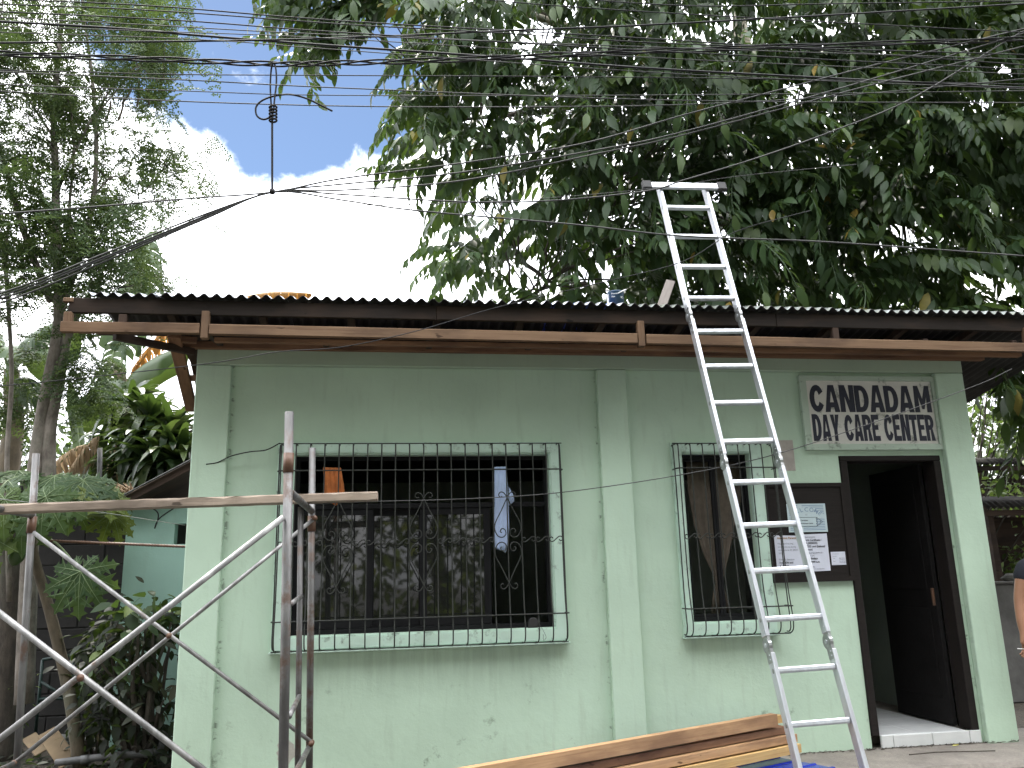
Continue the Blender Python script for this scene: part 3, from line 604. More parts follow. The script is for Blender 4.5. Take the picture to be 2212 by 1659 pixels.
cloth('hanging_cloth', 'pale blue striped cloth hanging in the open side of the wide window', 'cloth', [wq(1610, 270, .08), wq(1612, 500, .08), wq(1608, 700, .08), wq(1607, 812, .08), wq(1640, 822, .08)], [wq(1690, 268, .08), wq(1702, 480, .08), wq(1708, 660, .08), wq(1703, 770, .08), wq(1685, 845, .08)], 0.075, 'cloth_blue', 3, 0.008)
cloth('cloth_scrap', 'small torn flap of pale blue cloth beside the hanging cloth', 'cloth', [wq(1705, 405, .08), wq(1708, 470, .08), wq(1708, 530, .08)], [wq(1715, 420, .08), wq(1740, 465, .08), wq(1745, 500, .08)], 0.082, 'cloth_blue', 1, 0.003)
cloth('hanging_cloth', 'orange cloth hanging at the left of the wide window behind the scaffold plank', 'cloth', [wq(462, 272, .08), wq(468, 360, .08), wq(470, 440, .08), wq(510, 500, .08), wq(540, 528, .08)], [wq(580, 275, .08), wq(598, 370, .08), wq(608, 440, .08), wq(575, 500, .08), wq(548, 530, .08)], 0.08, 'cloth_orange', 4, 0.01)
def wp(x, y, Y): p = aty((x*840/1515+2560)*.5486, (y*920/1659+1680)*.5486, Y); return (p.x, p.z)
cloth('curtain', 'dull beige curtain tied in the middle inside the narrow window', 'curtain', [wp(250, 230, .22), wp(265, 450, .22), wp(310, 700, .22), wp(375, 900, .22), wp(450, 1060, .22), wp(465, 1110, .22), wp(445, 1180, .22), wp(430, 1330, .22)], [wp(690, 230, .22), wp(670, 450, .22), wp(600, 700, .22), wp(560, 900, .22), wp(520, 1060, .22), wp(510, 1110, .22), wp(535, 1180, .22), wp(570, 1330, .22)], 0.21, 'cloth_beige', 6, 0.014)
tm = aty(1152, 1345, 0.04)
tp = thing('tape_measure', 'black tape measure standing on the sill of the wide window', 'tape measure', (tm.x, 0.045, 0.966))
mb_ = MB(); mb_.lathe([(0.03, -0.02), (0.036, -0.014), (0.036, 0.014), (0.03, 0.02)], 14, Matrix.Translation((tm.x, 0.045, 1.004)) @ Matrix.Rotation(R(90), 4, 'X')); mb_.box((tm.x-0.036, 0.027, 0.9665), (tm.x+0.03, 0.063, 1.0)); mb_.build('case', 'rubber_black', tp)
MB().tube(catmull([(tm.x+0.05, 0.03, 0.985), (tm.x+0.065, -0.02, 0.94), (tm.x+0.08, -0.03, 0.90), (tm.x+0.06, -0.03, 0.88), (tm.x+0.06, -0.025, 0.92)], 4), 0.0015, 4).build('strap', 'rubber_black', tp)

# ------------------------------------------------------------------ ladder
KL = 1.062; LP = CAM+(Vector((2.197, -0.652, 4.194))-CAM)*KL; LD = Vector((0.024, -0.291, -0.957)).normalized()
LX = Vector((1, 0.0, 0.02)); LX = (LX-LD*LX.dot(LD)).normalized(); LN = LD.cross(LX).normalized()      # LN points to the street or up
if LN.y > 0: LN = -LN
ladM = Matrix((LX, LN, -LD)).transposed().to_4x4(); ladM.translation = LP      # local: x across, y towards street, z up along ladder
sp_ = 0.28*KL; WO = 0.193
foot = LP+LD*(sp_*16.4)
ld = thing('ladder', 'aluminium folding ladder with hinged sections leaning on the eave', 'ladder', foot)
rungs = [0.2*KL+sp_*k for k in range(16)]
bounds = [(-0.03, rungs[3]+0.10), (rungs[4]-0.10, rungs[7]+0.10), (rungs[8]-0.10, rungs[11]+0.10), (rungs[12]-0.10, rungs[15]+0.18)]
for si, (a, b) in enumerate(bounds):
    for sx in (-1, 1):
        off = 0.004*(si % 2)
        o = MB().box((sx*WO-0.0125+off, -0.034, -b), (sx*WO+0.0125+off, 0.034, -a), bev=0.003).build('rail', 'aluminium', ld, M=ladM)
        for k in range(si*4, min(si*4+4, 16)):
            M2 = ladM @ Matrix.Translation((sx*(WO+0.013)+off, 0.004, -rungs[k])) @ Matrix.Rotation(R(90), 4, 'Y')
            MB().lathe([(0.013, -0.0012), (0.0155, 0.0), (0.0155, 0.0015), (0.009, 0.0016), (0.008, -0.001)], 12).build('rung_end', 'hinge_steel', ld, True, M2)
rp = [(-0.014, -0.014), (0.013, -0.016), (0.017, -0.008), (0.017, 0.008), (0.013, 0.016), (-0.014, 0.014)]
for k in range(16):
    vs = []; n = len(rp)
    for x in (-WO+0.013, WO-0.013): vs += [(x, a+0.004, b) for a, b in rp]
    fs = [(i, (i+1) % n, n+(i+1) % n, n+i) for i in range(n)]
    MB().add(vs, [f[::-1] for f in fs]).build('rung', 'aluminium', ld, M=ladM @ Matrix.Translation((0, 0, -rungs[k])))
for si in range(3):
    zc = -(rungs[si*4+3]+rungs[si*4+4])/2
    for sx in (-1, 1):
        M2 = ladM @ Matrix.Translation((sx*WO, -0.010, zc))
        h = MB(); rx = Matrix.Rotation(R(90), 4, 'Y')
        h.lathe([(0.034, -0.0125), (0.046, -0.0105), (0.046, 0.0105), (0.034, 0.0125)], 18, rx)
        h.box((-0.010, -0.022, -0.105), (0.010, 0.040, 0.0)); h.box((-0.0085, -0.016, 0.0), (0.0085, 0.042, 0.105)); h.build('hinge', 'hinge_steel', ld, M=M2)
        MB().lathe([(0.013, -0.016), (0.013, 0.016)], 12, rx).build('hinge_pin', 'aluminium', ld, M=M2)
        hr = MB()
        for dz in (-0.085, -0.06, 0.055, 0.085): hr.lathe([(0.004, -0.0145), (0.004, 0.0145)], 8, Matrix.Translation((0, 0.02, dz)) @ rx)
        hr.build('rivet', 'aluminium', ld, M=M2)
MB().box((-0.28, 0.0345, -0.05), (0.28, 0.062, 0.008), bev=0.004).build('stabiliser_bar', 'aluminium', ld, M=ladM)
for sx in (-1, 1):
    MB().box((sx*0.315-0.038, 0.026, -0.062), (sx*0.315+0.038, 0.070, 0.02), bev=0.008).build('end_cap', 'rubber_black', ld, M=ladM)

# ------------------------------------------------------------------ scaffold
YN, YFAR = -1.9, -0.65
def tb(mb, a, b, r_): mb.tube([a, b], r_, 12)
def zline(top, bot, z):
    t_ = (z-top.z)/(bot.z-top.z); return top+(bot-top)*t_
sc = thing('scaffold', 'rusty galvanised tube scaffold with crossed braces in front of the wide window', 'scaffold', (-1.35, -1.3, -0.21))
nt_, nb_ = aty(625, 890, YN), aty(612, 1659, YN); ft_, fb_ = aty(675, 968, YFAR), aty(668, 1659, YFAR); lt_, lb_ = aty(78, 980, YFAR), aty(40, 1600, YFAR)
G = -0.2
def leg(top, bot, r_): MB().tube([top, zline(top, bot, G)], r_, 14).build('leg', 'scaffold_steel', sc, True); return top, zline(top, bot, G)
NRt, NRb = leg(nt_, nb_, 0.0235); FRt, FRb = leg(ft_, fb_, 0.0215); FLt, FLb = leg(lt_, lb_, 0.0215)
shift = (FLt-FRt); NLt = NRt+shift; NLb = NRb+(FLb-FRb); NLt, NLb = leg(NLt, NLb, 0.0235)
zt = 1.80
def hz(a, b): return zline(a[0], a[1], zt-0.02), zline(b[0], b[1], zt-0.02)
for a, b in (((NRt, NRb), (FRt, FRb)), ((NLt, NLb), (FLt, FLb))):
    p, q = hz(a, b); MB().tube([p, q], 0.021, 12).build('transom', 'scaffold_steel', sc, True)
    MB().tube([zline(a[0], a[1], 0.35), zline(b[0], b[1], 0.35)], 0.016, 10).build('transom', 'scaffold_steel', sc, True)
# inner upright of the right end frame with short stubs
iu = aty(650, 1095, -1.02); il = aty(640, 1659, -1.02)
iu, il = aty(650, 1095, -1.05), aty(643, 1659, -1.05); MB().tube([iu, zline(iu, il, 0.1)], 0.017, 12).build('inner_upright', 'scaffold_steel', sc, True)
for (x1, y1, x2, y2) in ((628, 1305, 650, 1288), (625, 1548, 647, 1503)):
    MB().tube([aty(x1, y1, YN+0.02), aty(x2, y2, -1.05)], 0.013, 10).build('stub', 'scaffold_steel', sc, True)
for (p, z) in (((NRt, NRb), 1.92), ((FRt, FRb), 1.70), ((FLt, FLb), 1.72)):
    c_ = zline(p[0], p[1], z); MB().tube([c_-Vector((0, 0, 0.05)), c_+Vector((0, 0, 0.05))], 0.0265, 14).build('collar', 'rusty_steel', sc, True)
# crossed braces: near pair and far pair
def brace(a, b, r_=0.0165):
    a, b = Vector(a), Vector(b); d = (b-a).normalized()
    o = MB().tube([a, b], r_, 12).build('brace', 'brace_steel', sc, True); return o
def to_x(a, b, x): return a+(b-a)*((x-a.x)/(b.x-a.x))
brace(aty(613, 1117, YN-0.03), to_x(aty(613, 1117, YN-0.03), aty(-170, 1728, YN-0.03), NLb.x-.03), 0.0148)
brace(to_x(aty(-30, 1302, YN-0.05), aty(590, 1778, YN-0.05), NLt.x), to_x(aty(-30, 1302, YN-0.05), aty(590, 1778, YN-0.05), NRb.x+.03), 0.0148)
brace(aty(680, 1119, YFAR-0.03), aty(32, 1648, YFAR-0.03), 0.013); brace(aty(72, 1150, YFAR-0.05), aty(675, 1605, YFAR-0.05), 0.013)
for px, py, Y in ((178, 1463, YN-0.04), (367, 1373, YFAR-0.04), (680, 1119, YFAR-0.03), (673, 1605, YFAR-0.05), (32, 1648, YFAR-0.03)):
    c_ = aty(px, py, Y); MB().tube([c_+Vector((0, -0.03, 0)), c_+Vector((0, 0.03, 0))], 0.017, 10).build('pivot_bolt', 'rusty_steel', sc, True)
pa, pb = aty(-160, 1106, -1.0), aty(816, 1072, -1.05)
pk = plank('scaffold_plank', pa, pb, 0.048, 0.14, 'wood_grey', None, wob=0.006, seg=40)
tag(pk, 'rough grey timber plank laid across the scaffold transoms', 'plank')

# ------------------------------------------------------------------ lumber and blue sheets by the wall
e_r = Vector((2.80, -0.30, 0)); dl_ = Vector((-0.90, -0.43, 0)).normalized(); nl_ = Vector((-dl_.y, dl_.x, 0))
if nl_.y > 0: nl_ = -nl_
def lum(name, label, off, right, Ln, z0, z1, h, t, mat, wob=0.003):
    a = e_r+dl_*right+nl_*off; b = a+dl_*Ln; a = a.copy(); a.z = z0; b.z = z1
    o = plank(name, a, b, h, t, mat, None, wob=wob, seg=24); return tag(o, label, 'lumber', 'sawn boards stacked by the wall')
for k, (off, right, z0, h, t, mat, lab) in enumerate((
    (0.02, 0.0, 0.125, 0.055, 0.16, 'wood_yellow', 'pale yellow sawn board, lowest of the lumber stack beside the ladder'),
    (0.00, 0.0, 0.188, 0.050, 0.15, 'wood_new', 'reddish sawn board second from the bottom of the lumber stack'),
    (-0.03, 0.05, 0.242, 0.045, 0.14, 'wood_brown', 'dark brown rough board near the top of the lumber stack'),
    (-0.07, -0.01, 0.300, 0.05, 0.07, 'wood_yellow', 'pale board end sticking out behind the top board of the lumber stack'))):
    lum('sawn_board', lab, off, right, 3.1 if k < 3 else 1.0, z0, z0-0.01, h, t, mat)
lum('sawn_board', 'long orange-brown sawn board, topmost of the lumber stack', 0.03, 0.17, 3.0, 0.322, 0.302, 0.076, 0.06, 'wood_new')
pst = plank('bearer', e_r+dl_*0.7+nl_*-0.15+Vector((0, 0, 0.078)), e_r+dl_*0.7+nl_*0.15+Vector((0, 0, 0.078)), 0.036, 0.05, 'wood_brown'); tag(pst, 'short brown bearer between the blue sheets and the lumber stack', 'lumber')
bs = thing('roofing_sheets', 'stack of glossy blue ribbed metal sheets under the lumber', 'roofing sheets', e_r+dl_*1.2)
for k in range(4):
    vs = []; fs = []; prof = []
    for q in range(5):
        x0 = -0.30+q*0.15; prof += [(x0-0.02, 0), (x0-0.010, 0.008), (x0+0.010, 0.008), (x0+0.02, 0)]
    prof = [(-0.36, 0)]+prof+[(0.36, 0)]
    Ma = frame(e_r+dl_*0.12+Vector((0.02*k, 0.02*(k % 2), 0.003+0.012*k))+nl_*0.06, e_r+dl_*2.4+Vector((0, 0, 0.003+0.012*k))+nl_*0.06); Ln = 2.4
    n = len(prof)
    for x in (-Ln/2, Ln/2): vs += [(x, a, b) for a, b in prof]
    for x in (-Ln/2, Ln/2): vs += [(x, a, b+0.004) for a, b in prof]
    fs = [(i, i+1, n+i+1, n+i) for i in range(n-1)] + [(2*n+i, 3*n+i, 3*n+i+1, 2*n+i+1) for i in range(n-1)] + [(i, 2*n+i, 2*n+i+1, i+1) for i in range(n-1)] + [(n+i, n+i+1, 3*n+i+1, 3*n+i) for i in range(n-1)]
    MB().add(vs, fs).build('sheet', 'steel_blue', bs, M=Ma)

# ------------------------------------------------------------------ things on the roof
YC = -0.27; ca = aty(1331, 660, YC); zc = zr(YC)+0.092
can = thing('paint_can', 'dark blue paint can with yellow band and raised white handle on the roof edge', 'paint can', (ca.x, YC, zc))
Mc = Matrix.Translation((ca.x, YC, zc))
MB().lathe([(0.064, 0.0), (0.064, 0.055)], 24).build('band', 'can_yellow', can, True, Mc)
MB().lathe([(0.0645, 0.056), (0.0645, 0.178), (0.066, 0.182), (0.066, 0.19), (0.058, 0.19), (0.058, 0.184)], 24).build('body', 'can_blue', can, True, Mc)
MB().box((-0.066, -0.02, 0.06), (-0.058, 0.02, 0.17)).build('label_panel', 'can_white', can, M=Mc)
hd = catmull([(0.0, -0.066, 0.16), (0.05, -0.05, 0.19), (0.085, 0.0, 0.215), (0.05, 0.05, 0.19), (0.0, 0.066, 0.16)], 5)
MB().tube(hd, 0.005, 6).build('handle', 'can_white', can, True, Mc)
for s_, z, xx, sz in (('Power', 0.155, -0.052, 0.02), ('Flex', 0.132, -0.052, 0.018), ('BO', 0.125, 0.022, 0.022)):
    cu = bpy.data.curves.new('text', 'FONT'); cu.body = s_; cu.size = sz; cu.extrude = 0.0004; o = bpy.data.objects.new('text', cu); me = bpy.data.meshes.new_from_object(o); bpy.data.objects.remove(o); me.materials.append(MATS['can_white'])
    for q in me.vertices:
        an = q.co.x+xx; q.co = Vector((0.0655*math.sin(an/0.0655), -0.0655*math.cos(an/0.0655)-q.co.z, q.co.y))
    link('text', me, can, Mc @ Matrix.Translation((0, 0, z)))
ra, rb_ = aty(1419, 690, -0.30), aty(1449, 606, -0.05)
o = plank('loose_board', ra, rb_, 0.075, 0.012, 'wood_plank_roof', up=(1, 0, 0.2)); tag(o, 'thin grey board sticking up from the roof beside the ladder', 'board')
vs = []; fs = []; n = 30
ta, tb_ = aty(1170, 665, -0.45).x, aty(1330, 668, -0.45).x
for i in range(n+1):
    for j in range(9):
        x = ta+(tb_-ta)*i/n; y_ = -0.44+0.5*j/8; vs.append((x, y_+0.03*math.sin(i*0.9), zr(y_)+0.08+0.016*math.cos(2*math.pi*(x+1.6)/pitch)+0.007*abs(math.sin(i*1.3+j*0.9))))
for i in range(n):
    for j in range(8): a = i*9+j; fs.append((a, a+9, a+10, a+1))
o = MB().add(vs, fs).build('tarpaulin', 'tarp_blue', smooth=True); o.modifiers.new('thickness', 'SOLIDIFY').thickness = 0.003; tag(o, 'crumpled blue tarpaulin lying on the roof beside the paint can', 'tarpaulin')
# ------------------------------------------------------------------ overhead cables
ORD = ['topmost', 'second', 'third', 'fourth', 'fifth', 'sixth', 'seventh', 'eighth', 'ninth', 'tenth', 'eleventh', 'twelfth', 'thirteenth', 'fourteenth']
def cable(pts, Y, r_, mat, label, group=None, sub=5, name='overhead_cable', twist=0):
    """pts: picture points; Y: one distance or one for each point"""
    W = [aty(x, y, Y[i] if hasattr(Y, '__len__') else Y) for i, (x, y) in enumerate(pts)]
    path = catmull(W, sub); mb = MB()
    if twist:
        for k in range(twist):
            q = [p+Vector((0, 0.012*math.sin(i*0.35+k*2.1), 0.012*math.cos(i*0.35+k*2.1))) for i, p in enumerate(path)]; mb.tube(q, r_, 5)
    else: mb.tube(path, r_, 5)
    return tag(mb.build(name, mat, smooth=True), label, 'cable', group)
GU = 'cables crossing the top of the picture'
UP = [([(-300,-12),(283,10),(737,45),(1475,88),(2212,140),(2500,160)], -2.2, .0045, 'cable_black'),
      ([(-300,0),(283,20),(737,52),(1100,72),(1475,95),(2212,118),(2500,130)], -2.35, .004, 'cable_black'),
      ([(-300,12),(350,42),(737,70),(1475,113),(2212,150),(2500,166)], -2.5, .004, 'cable_black'),
      ([(-300,30),(233,60),(433,77),(737,100),(1100,125),(1475,152),(2212,190),(2500,204)], -2.0, .008, 'cable_black'),
      ([(-300,48),(350,68),(737,84),(1475,128),(2212,160),(2500,172)], -2.6, .0028, 'cable_grey'),
      ([(-300,95),(60,92),(417,89),(737,82),(1100,66),(1475,50),(2212,8),(2500,-12)], -2.3, .0062, 'cable_black'),
      ([(-300,60),(400,84),(737,108),(1475,160),(2212,192),(2500,204)], -2.45, .003, 'cable_grey'),
      ([(-300,145),(100,154),(400,161),(737,163),(1475,168),(2212,182),(2500,190)], -2.1, .0035, 'cable_black'),
      ([(-300,142),(383,172),(737,190),(1475,217),(2212,222),(2500,222)], -2.55, .0035, 'cable_grey'),
      ([(-300,188),(0,197),(347,217),(737,229),(1100,231),(1475,226),(1800,208),(2212,170),(2500,140)], -2.15, .0038, 'cable_grey'),
      ([(1100,-15),(1475,12),(1800,8),(2212,2),(2500,0)], -2.4, .004, 'cable_black'),
      ([(-300,22),(283,52),(737,76),(1475,104),(2212,128),(2500,138)], -2.7, .0030, 'cable_grey'),
      ([(-300,172),(383,196),(737,206),(1475,205),(2212,196),(2500,192)], -2.35, .0030, 'cable_grey'),
      ([(900,-20),(1100,4),(1475,30),(2212,70),(2500,86)], -2.6, .0035, 'cable_black')]
LB = ['thin black cable nearest the top left corner of the sky', 'thin black cable just under the topmost one', 'thin black cable above the thick one over the blue sky', 'thick single black cable above the heavy bundle over the blue sky',
      'faint grey cable between the thick cable and the rising one', 'dark cable that rises to the right across the other cables', 'faint grey cable just above the heavy bundle', 'thin black cable just below the heavy bundle',
      'grey cable second below the heavy bundle over the blue sky', 'lowest straight grey cable crossing behind the curled tie wire', 'black cable entering at the top edge among the tree leaves', 'faint grey cable over the thick cable, farthest of the upper ones', 'faint grey cable just above the lowest straight one', 'thin black cable slanting over the top of the big tree']
for (p, Y, r_, m), l in zip(UP, LB): cable(p, Y, r_*.85, m, l, GU)
cable([(-300,103),(0,116),(333,128),(590,138),(737,136),(1000,128),(1475,108),(2212,84),(2500,72)], -2.2, .0052, 'cable_black', 'heavy twisted bundle of black cables crossing above the curled tie wire', GU, sub=16, twist=3)
GL = 'service cables fanning out from the tie wire'
T = (590, 415)
def fan(l, lab, r_=.0048, m='cable_grey', Ys=None): cable(l, Ys or [-2.2]*len(l), r_, m, lab, GL)
fan([(-200,478),(0,462),(200,447),(420,428),T,(737,386),(1000,352),(1260,310),(1475,249),(1700,190),(1892,140),(2212,62),(2450,5)], 'upper service cable of the fan rising most steeply to the right', .0046)
fan([(-250,695),(0,634),(233,545),(450,460),T,(737,398),(1000,372),(1300,322),(1475,285),(1842,183),(2212,72),(2450,5)], 'second service cable of the fan at the tie wire', .0046)
fan([(-250,702),(0,640),(233,552),(450,464),T,(737,411),(1000,390),(1300,330),(1475,292),(1850,192),(2212,100),(2450,40)], 'third service cable of the fan at the tie wire', .0046)
fan([(-250,708),(0,646),(233,556),(450,468),T,(737,420),(1000,436),(1200,433),(1400,412),(1475,390),(1640,340),(1808,280),(1975,210),(2212,66),(2450,-60)], 'service cable of the fan that sags and then rises past the ladder top', .0046)
fan([(-250,716),(0,655),(233,562),(450,470),T,(737,432),(900,455),(1240,485),(1475,510),(1790,523),(2212,553),(2450,570)], 'lowest service cable of the fan running behind the ladder to the right', .0046)
cable([(590,444),(737,444),(950,440),(1180,428),(1430,405),(1600,380),(1850,355)], -2.1, .002, 'cable_grey', 'very thin wire below the fan of service cables', None)
cable([(-200,842),(0,834),(430,788),(600,760),(737,750),(900,715),(1070,665),(1300,610),(1475,565),(1590,500),(1750,455)], [-0.95]*11, .0032, 'cable_black', 'thin black drop wire running from the left trees across the eave', None)
cable([(672,1088),(817,1083),(1000,1078),(1210,1064),(1475,1025),(1680,980),(1900,908),(2110,832),(2185,797)], [-0.7,-0.72,-0.75,-0.8,-1.0,-0.9,-0.8,-0.75,-0.7], .0032, 'cable_grey', 'thin wire stretched across the front of the building to the right eave', None)
cable([(445,1003),(470,999),(500,985),(540,976),(575,972),(605,957)], [0,0,-.02,-.03,-.03,-.02], .0045, 'cable_black', 'short bent wire sticking out at the left corner of the wide grille', None)
cable([(-200,1060),(0,1078),(200,1104),(400,1135)], [-0.2,-0.1,0.3,1.2], .003, 'cable_pale', 'pale green string over the papaya leaves', None)
# tie wire with loop, knot and curled tail
tw = thing('tie_wire', 'knotted black wire with long loop and curled tail holding up the service cables', 'wire', aty(590, 415, -2.2))
Yt = -2.2
def tl(pts, r_=.0045, nm='strand'): MB().tube(catmull([aty(x, y, Yt+dy) for x, y, dy in pts], 6), r_, 6).build(nm, 'cable_black', tw, True)
tl([(588,415,0),(588,340,0),(588,262,0),(589,240,0)], .006, 'stem')
tl([(587,245,.01),(584,190,.01),(586,150,.01),(591,136,0),(596,150,-.01),(597,180,-.01),(593,215,-.01),(591,240,-.01)], .0048, 'loop')
tl([(590,250,0),(570,258,0),(555,250,0),(553,232,0),(565,218,0),(590,208,0),(625,204,0),(660,212,0),(690,226,0),(718,240,0)], .005, 'tail')
mbk = MB()
for k in range(5): mbk.tube(catmull([aty(590+8*math.cos(a), 232+k*7+4*math.sin(a), Yt+0.015*math.sin(a)) for a in np.linspace(0, 6.0, 9)], 2), .0055, 6)
mbk.tube([aty(588, 410, Yt), aty(588, 418, Yt)], 0.014, 8); mbk.build('knot', 'cable_black', tw, True)

# ------------------------------------------------------------------ leaf machinery
class LeafBag:
    """collects leaf geometry with a tint for each leaf"""
    def __init__(s): s.V = []; s.F = []; s.T = []; s.n = 0
    def add(s, V, F, T): s.V.append(V); s.F.append(F+s.n); s.T.append(T); s.n += len(V)
    def mesh(s, name, mat):
        V = np.concatenate(s.V); F = np.concatenate(s.F); T = np.concatenate(s.T)
        me = bpy.data.meshes.new(name); me.vertices.add(len(V)); me.vertices.foreach_set('co', V.astype(np.float32).ravel())
        k = F.shape[1]; me.loops.add(F.size); me.loops.foreach_set('vertex_index', F.astype(np.int32).ravel())
        me.polygons.add(len(F)); me.polygons.foreach_set('loop_start', np.arange(0, F.size, k, dtype=np.int32))
        me.update(calc_edges=True); at = me.attributes.new('tint', 'FLOAT', 'FACE'); at.data.foreach_set('value', T.astype(np.float32))
        me.materials.append(MATS[mat]); me.validate(); return me
def leaf_geo(Ln, Wd, fold=0.25, droop=0.2, secs=((0.18, .62), (0.48, 1.0), (0.78, .62)), wav=0.0):
    """quads with a midrib, along +x, normal +z"""
    V = [(0, 0, 0)]
    for (t_, w_) in secs:
        x = Ln*t_; z = -droop*Ln*t_*t_; h = Wd/2*w_*(1+random.uniform(-wav, wav)); V += [(x, h, z+fold*h), (x, 0, z), (x, -h, z+fold*h)]
    V.append((Ln, 0, -droop*Ln)); F = []
    n = len(secs)
    F += [(0, 2, 1, 1), (0, 3, 2, 2)]
    for i in range(n-1):
        a = 1+i*3; F += [(a, a+1, a+4, a+3), (a+1, a+2, a+5, a+4)]
    a = 1+(n-1)*3; e = 1+n*3; F += [(a, a+1, e, e), (a+1, a+2, e, e)]
    return np.array(V, float), F
def tri(F):
    o = []
    for f in F:
        q = list(dict.fromkeys(f))
        if len(q) == 3: o.append(q)
        else: o += [[q[0], q[1], q[2]], [q[0], q[2], q[3]]]
    return np.array(o)
def rotm(a, axis): return np.array(Matrix.Rotation(a, 3, axis))
def basis(d, up=(0, 0, 1)):
    d = np.array(d, float); d /= np.linalg.norm(d); up = np.array(up, float); y = np.cross(up, d)
    if np.linalg.norm(y) < 1e-4: y = np.array([0, 1., 0])
    y /= np.linalg.norm(y); return np.stack([d, y, np.cross(d, y)], 1)
def spray_pinnate(Lr, n, Ll, Wl, droop=0.9, seed=0):
    """drooping branchlet with two rows of large leaves; origin at base, along +x falling in -z"""
    random.seed(seed); bag = LeafBag(); pts = []
    for k in range(n+1):
        t_ = k/n; a = droop*t_; pts.append((Lr*t_*math.cos(a*0.75), 0.02*math.sin(t_*5+seed), -Lr*t_*math.sin(a*0.75)))
    for k in range(n):
        for side in (-1, 1):
            t_ = (k+0.5+0.25*side)/n; p = np.array(pts[k])+(np.array(pts[k+1])-np.array(pts[k]))*(0.5+0.25*side)
            d = np.array(pts[k+1])-np.array(pts[k]); d /= np.linalg.norm(d)
            sz = (0.6+0.5*math.sin(math.pi*min(1, t_*1.1+0.12)))*random.uniform(.85, 1.12)
            V, F = leaf_geo(Ll*sz, Wl*sz, random.uniform(.1, .4), random.uniform(.1, .45), wav=0.12)
            fwd = random.uniform(0.55, 0.75); out = np.array([0, side, 0])
            dd = d*fwd*.8+out*0.72+np.array([0, 0, random.uniform(-.8, -.45)]); B = basis(dd, (random.uniform(-.15, .15), random.uniform(-.15, .15), 1))
            bag.add(V@B.T+p, tri(F), np.full(len(tri(F)), random.random()))
    V, F = leaf_geo(Ll, Wl, .2, .3); B = basis(np.array(pts[-1])-np.array(pts[-2])); bag.add(V@B.T+np.array(pts[-1]), tri(F), np.full(len(tri(F)), random.random()))
    # thin rachis
    for k in range(n):
        a, b = np.array(pts[k]), np.array(pts[k+1]); h = np.array([0, .004, 0])
        bag.add(np.array([a-h, a+h, b+h, b-h]), np.array([[0, 1, 2], [0, 2, 3]]), np.full(2, 0.5))
    return bag
def flat_bag(bag): return np.concatenate(bag.V), np.concatenate(bag.F), np.concatenate(bag.T)
def in_poly(x, y, P):
    c = False; j = len(P)-1
    for i in range(len(P)):
        if (P[i][1] > y) != (P[j][1] > y) and x < (P[j][0]-P[i][0])*(y-P[i][1])/(P[j][1]-P[i][1])+P[i][0]: c = not c
        j = i
    return c
def sample_poly(P, n, holes=(), grow=14):
    xs = [p[0] for p in P]; ys = [p[1] for p in P]; o = []
    while len(o) < n:
        x, y = random.uniform(min(xs), max(xs)), random.uniform(min(ys), max(ys))
        if not in_poly(x, y, P): continue
        if any(((x-a)/(c+grow))**2+((y-b+grow*.6)/(d+grow))**2 < 1 and random.random() < 0.97 for a, b, c, d in holes): continue
        o.append((x, y))
    return o
def branch(mb, a, b, r0, r1, sag=0.1, n=6, seg=7):
    a, b = Vector(a), Vector(b); L_ = (b-a).length; pts = []
    for k in range(seg+1):
        t_ = k/seg; p = a.lerp(b, t_)+Vector((random.uniform(-1, 1), random.uniform(-1, 1), random.uniform(-1, 1)))*L_*0.025*(0 < k < seg)+Vector((0, 0, sag*L_*math.sin(math.pi*t_))); pts.append(p)
    P = catmull(pts, 2); mb.tube(P, [r0+(r1-r0)*i/(len(P)-1) for i in range(len(P))], n); return P

# ------------------------------------------------------------------ big tree behind the building
big = thing('big_tree', 'huge tree with drooping two-ranked leaves towering behind the roof', 'tree', (3.9, 6.0, -0.03))
tk = MB(); base = Vector((3.9, 6.0, -0.05))
f0 = aty(1620, 118, 5.6); tk.tube(catmull([base, base+Vector((0.1, 0, 2.5)), Vector((4.3, 5.9, 5.5)), f0], 5), [0.42-0.22*i/15 for i in range(16)], 12); tk.build('trunk', 'bark_dark', big, True)
limbs = []
def limb(pts, r0, r1, mat='bark_grey'):
    P = catmull(pts, 4); limbs.append(P); MB().tube(P, [r0+(r1-r0)*i/(len(P)-1) for i in range(len(P))], 9).build('limb', mat, big, True); return P
limb([f0+Vector((-.06, 0, -.2)), aty(1598, 60, 5.6), aty(1600, 0, 5.6), aty(1590, -120, 5.7), aty(1560, -330, 5.9)], 0.15, 0.07, 'bark_pale')
limb([f0+Vector((.05, 0, -.1)), aty(1650, 70, 5.5), aty(1700, 15, 5.3), aty(1790, -60, 5.0), aty(1900, -200, 5)], 0.12, 0.05, 'bark_grey')
limb([base+Vector((.2, 0, 4.0)), aty(1420, 380, 5.0), aty(1300, 470, 4.2), aty(1120, 560, 3.6)], 0.11, 0.025, 'bark_dark')
limb([base+Vector((.3, 0, 5.5)), aty(1400, 140, 5.0), aty(1250, 70, 4.5), aty(1080, 10, 4.2), aty(900, -40, 4)], 0.10, 0.03, 'bark_pale')
limb([base+Vector((.3, 0, 5.0)), aty(1380, 230, 4.8), aty(1200, 240, 4.2), aty(980, 260, 3.8)], 0.09, 0.02, 'bark_dark')
limb([base+Vector((.3, 0, 5.5)), aty(1800, 170, 5.2), aty(2000, 200, 4.8), aty(2250, 160, 4.5)], 0.12, 0.03, 'bark_dark')
limb([base+Vector((.3, 0, 3.6)), aty(1750, 480, 5.0), aty(1950, 470, 4.6), aty(2200, 420, 4.3)], 0.10, 0.03, 'bark_dark')
limb([aty(1250, 70, 4.5), aty(1050, -30, 4.2), aty(800, -60, 4), aty(660, 20, 3.9)], 0.05, 0.012, 'bark_dark')
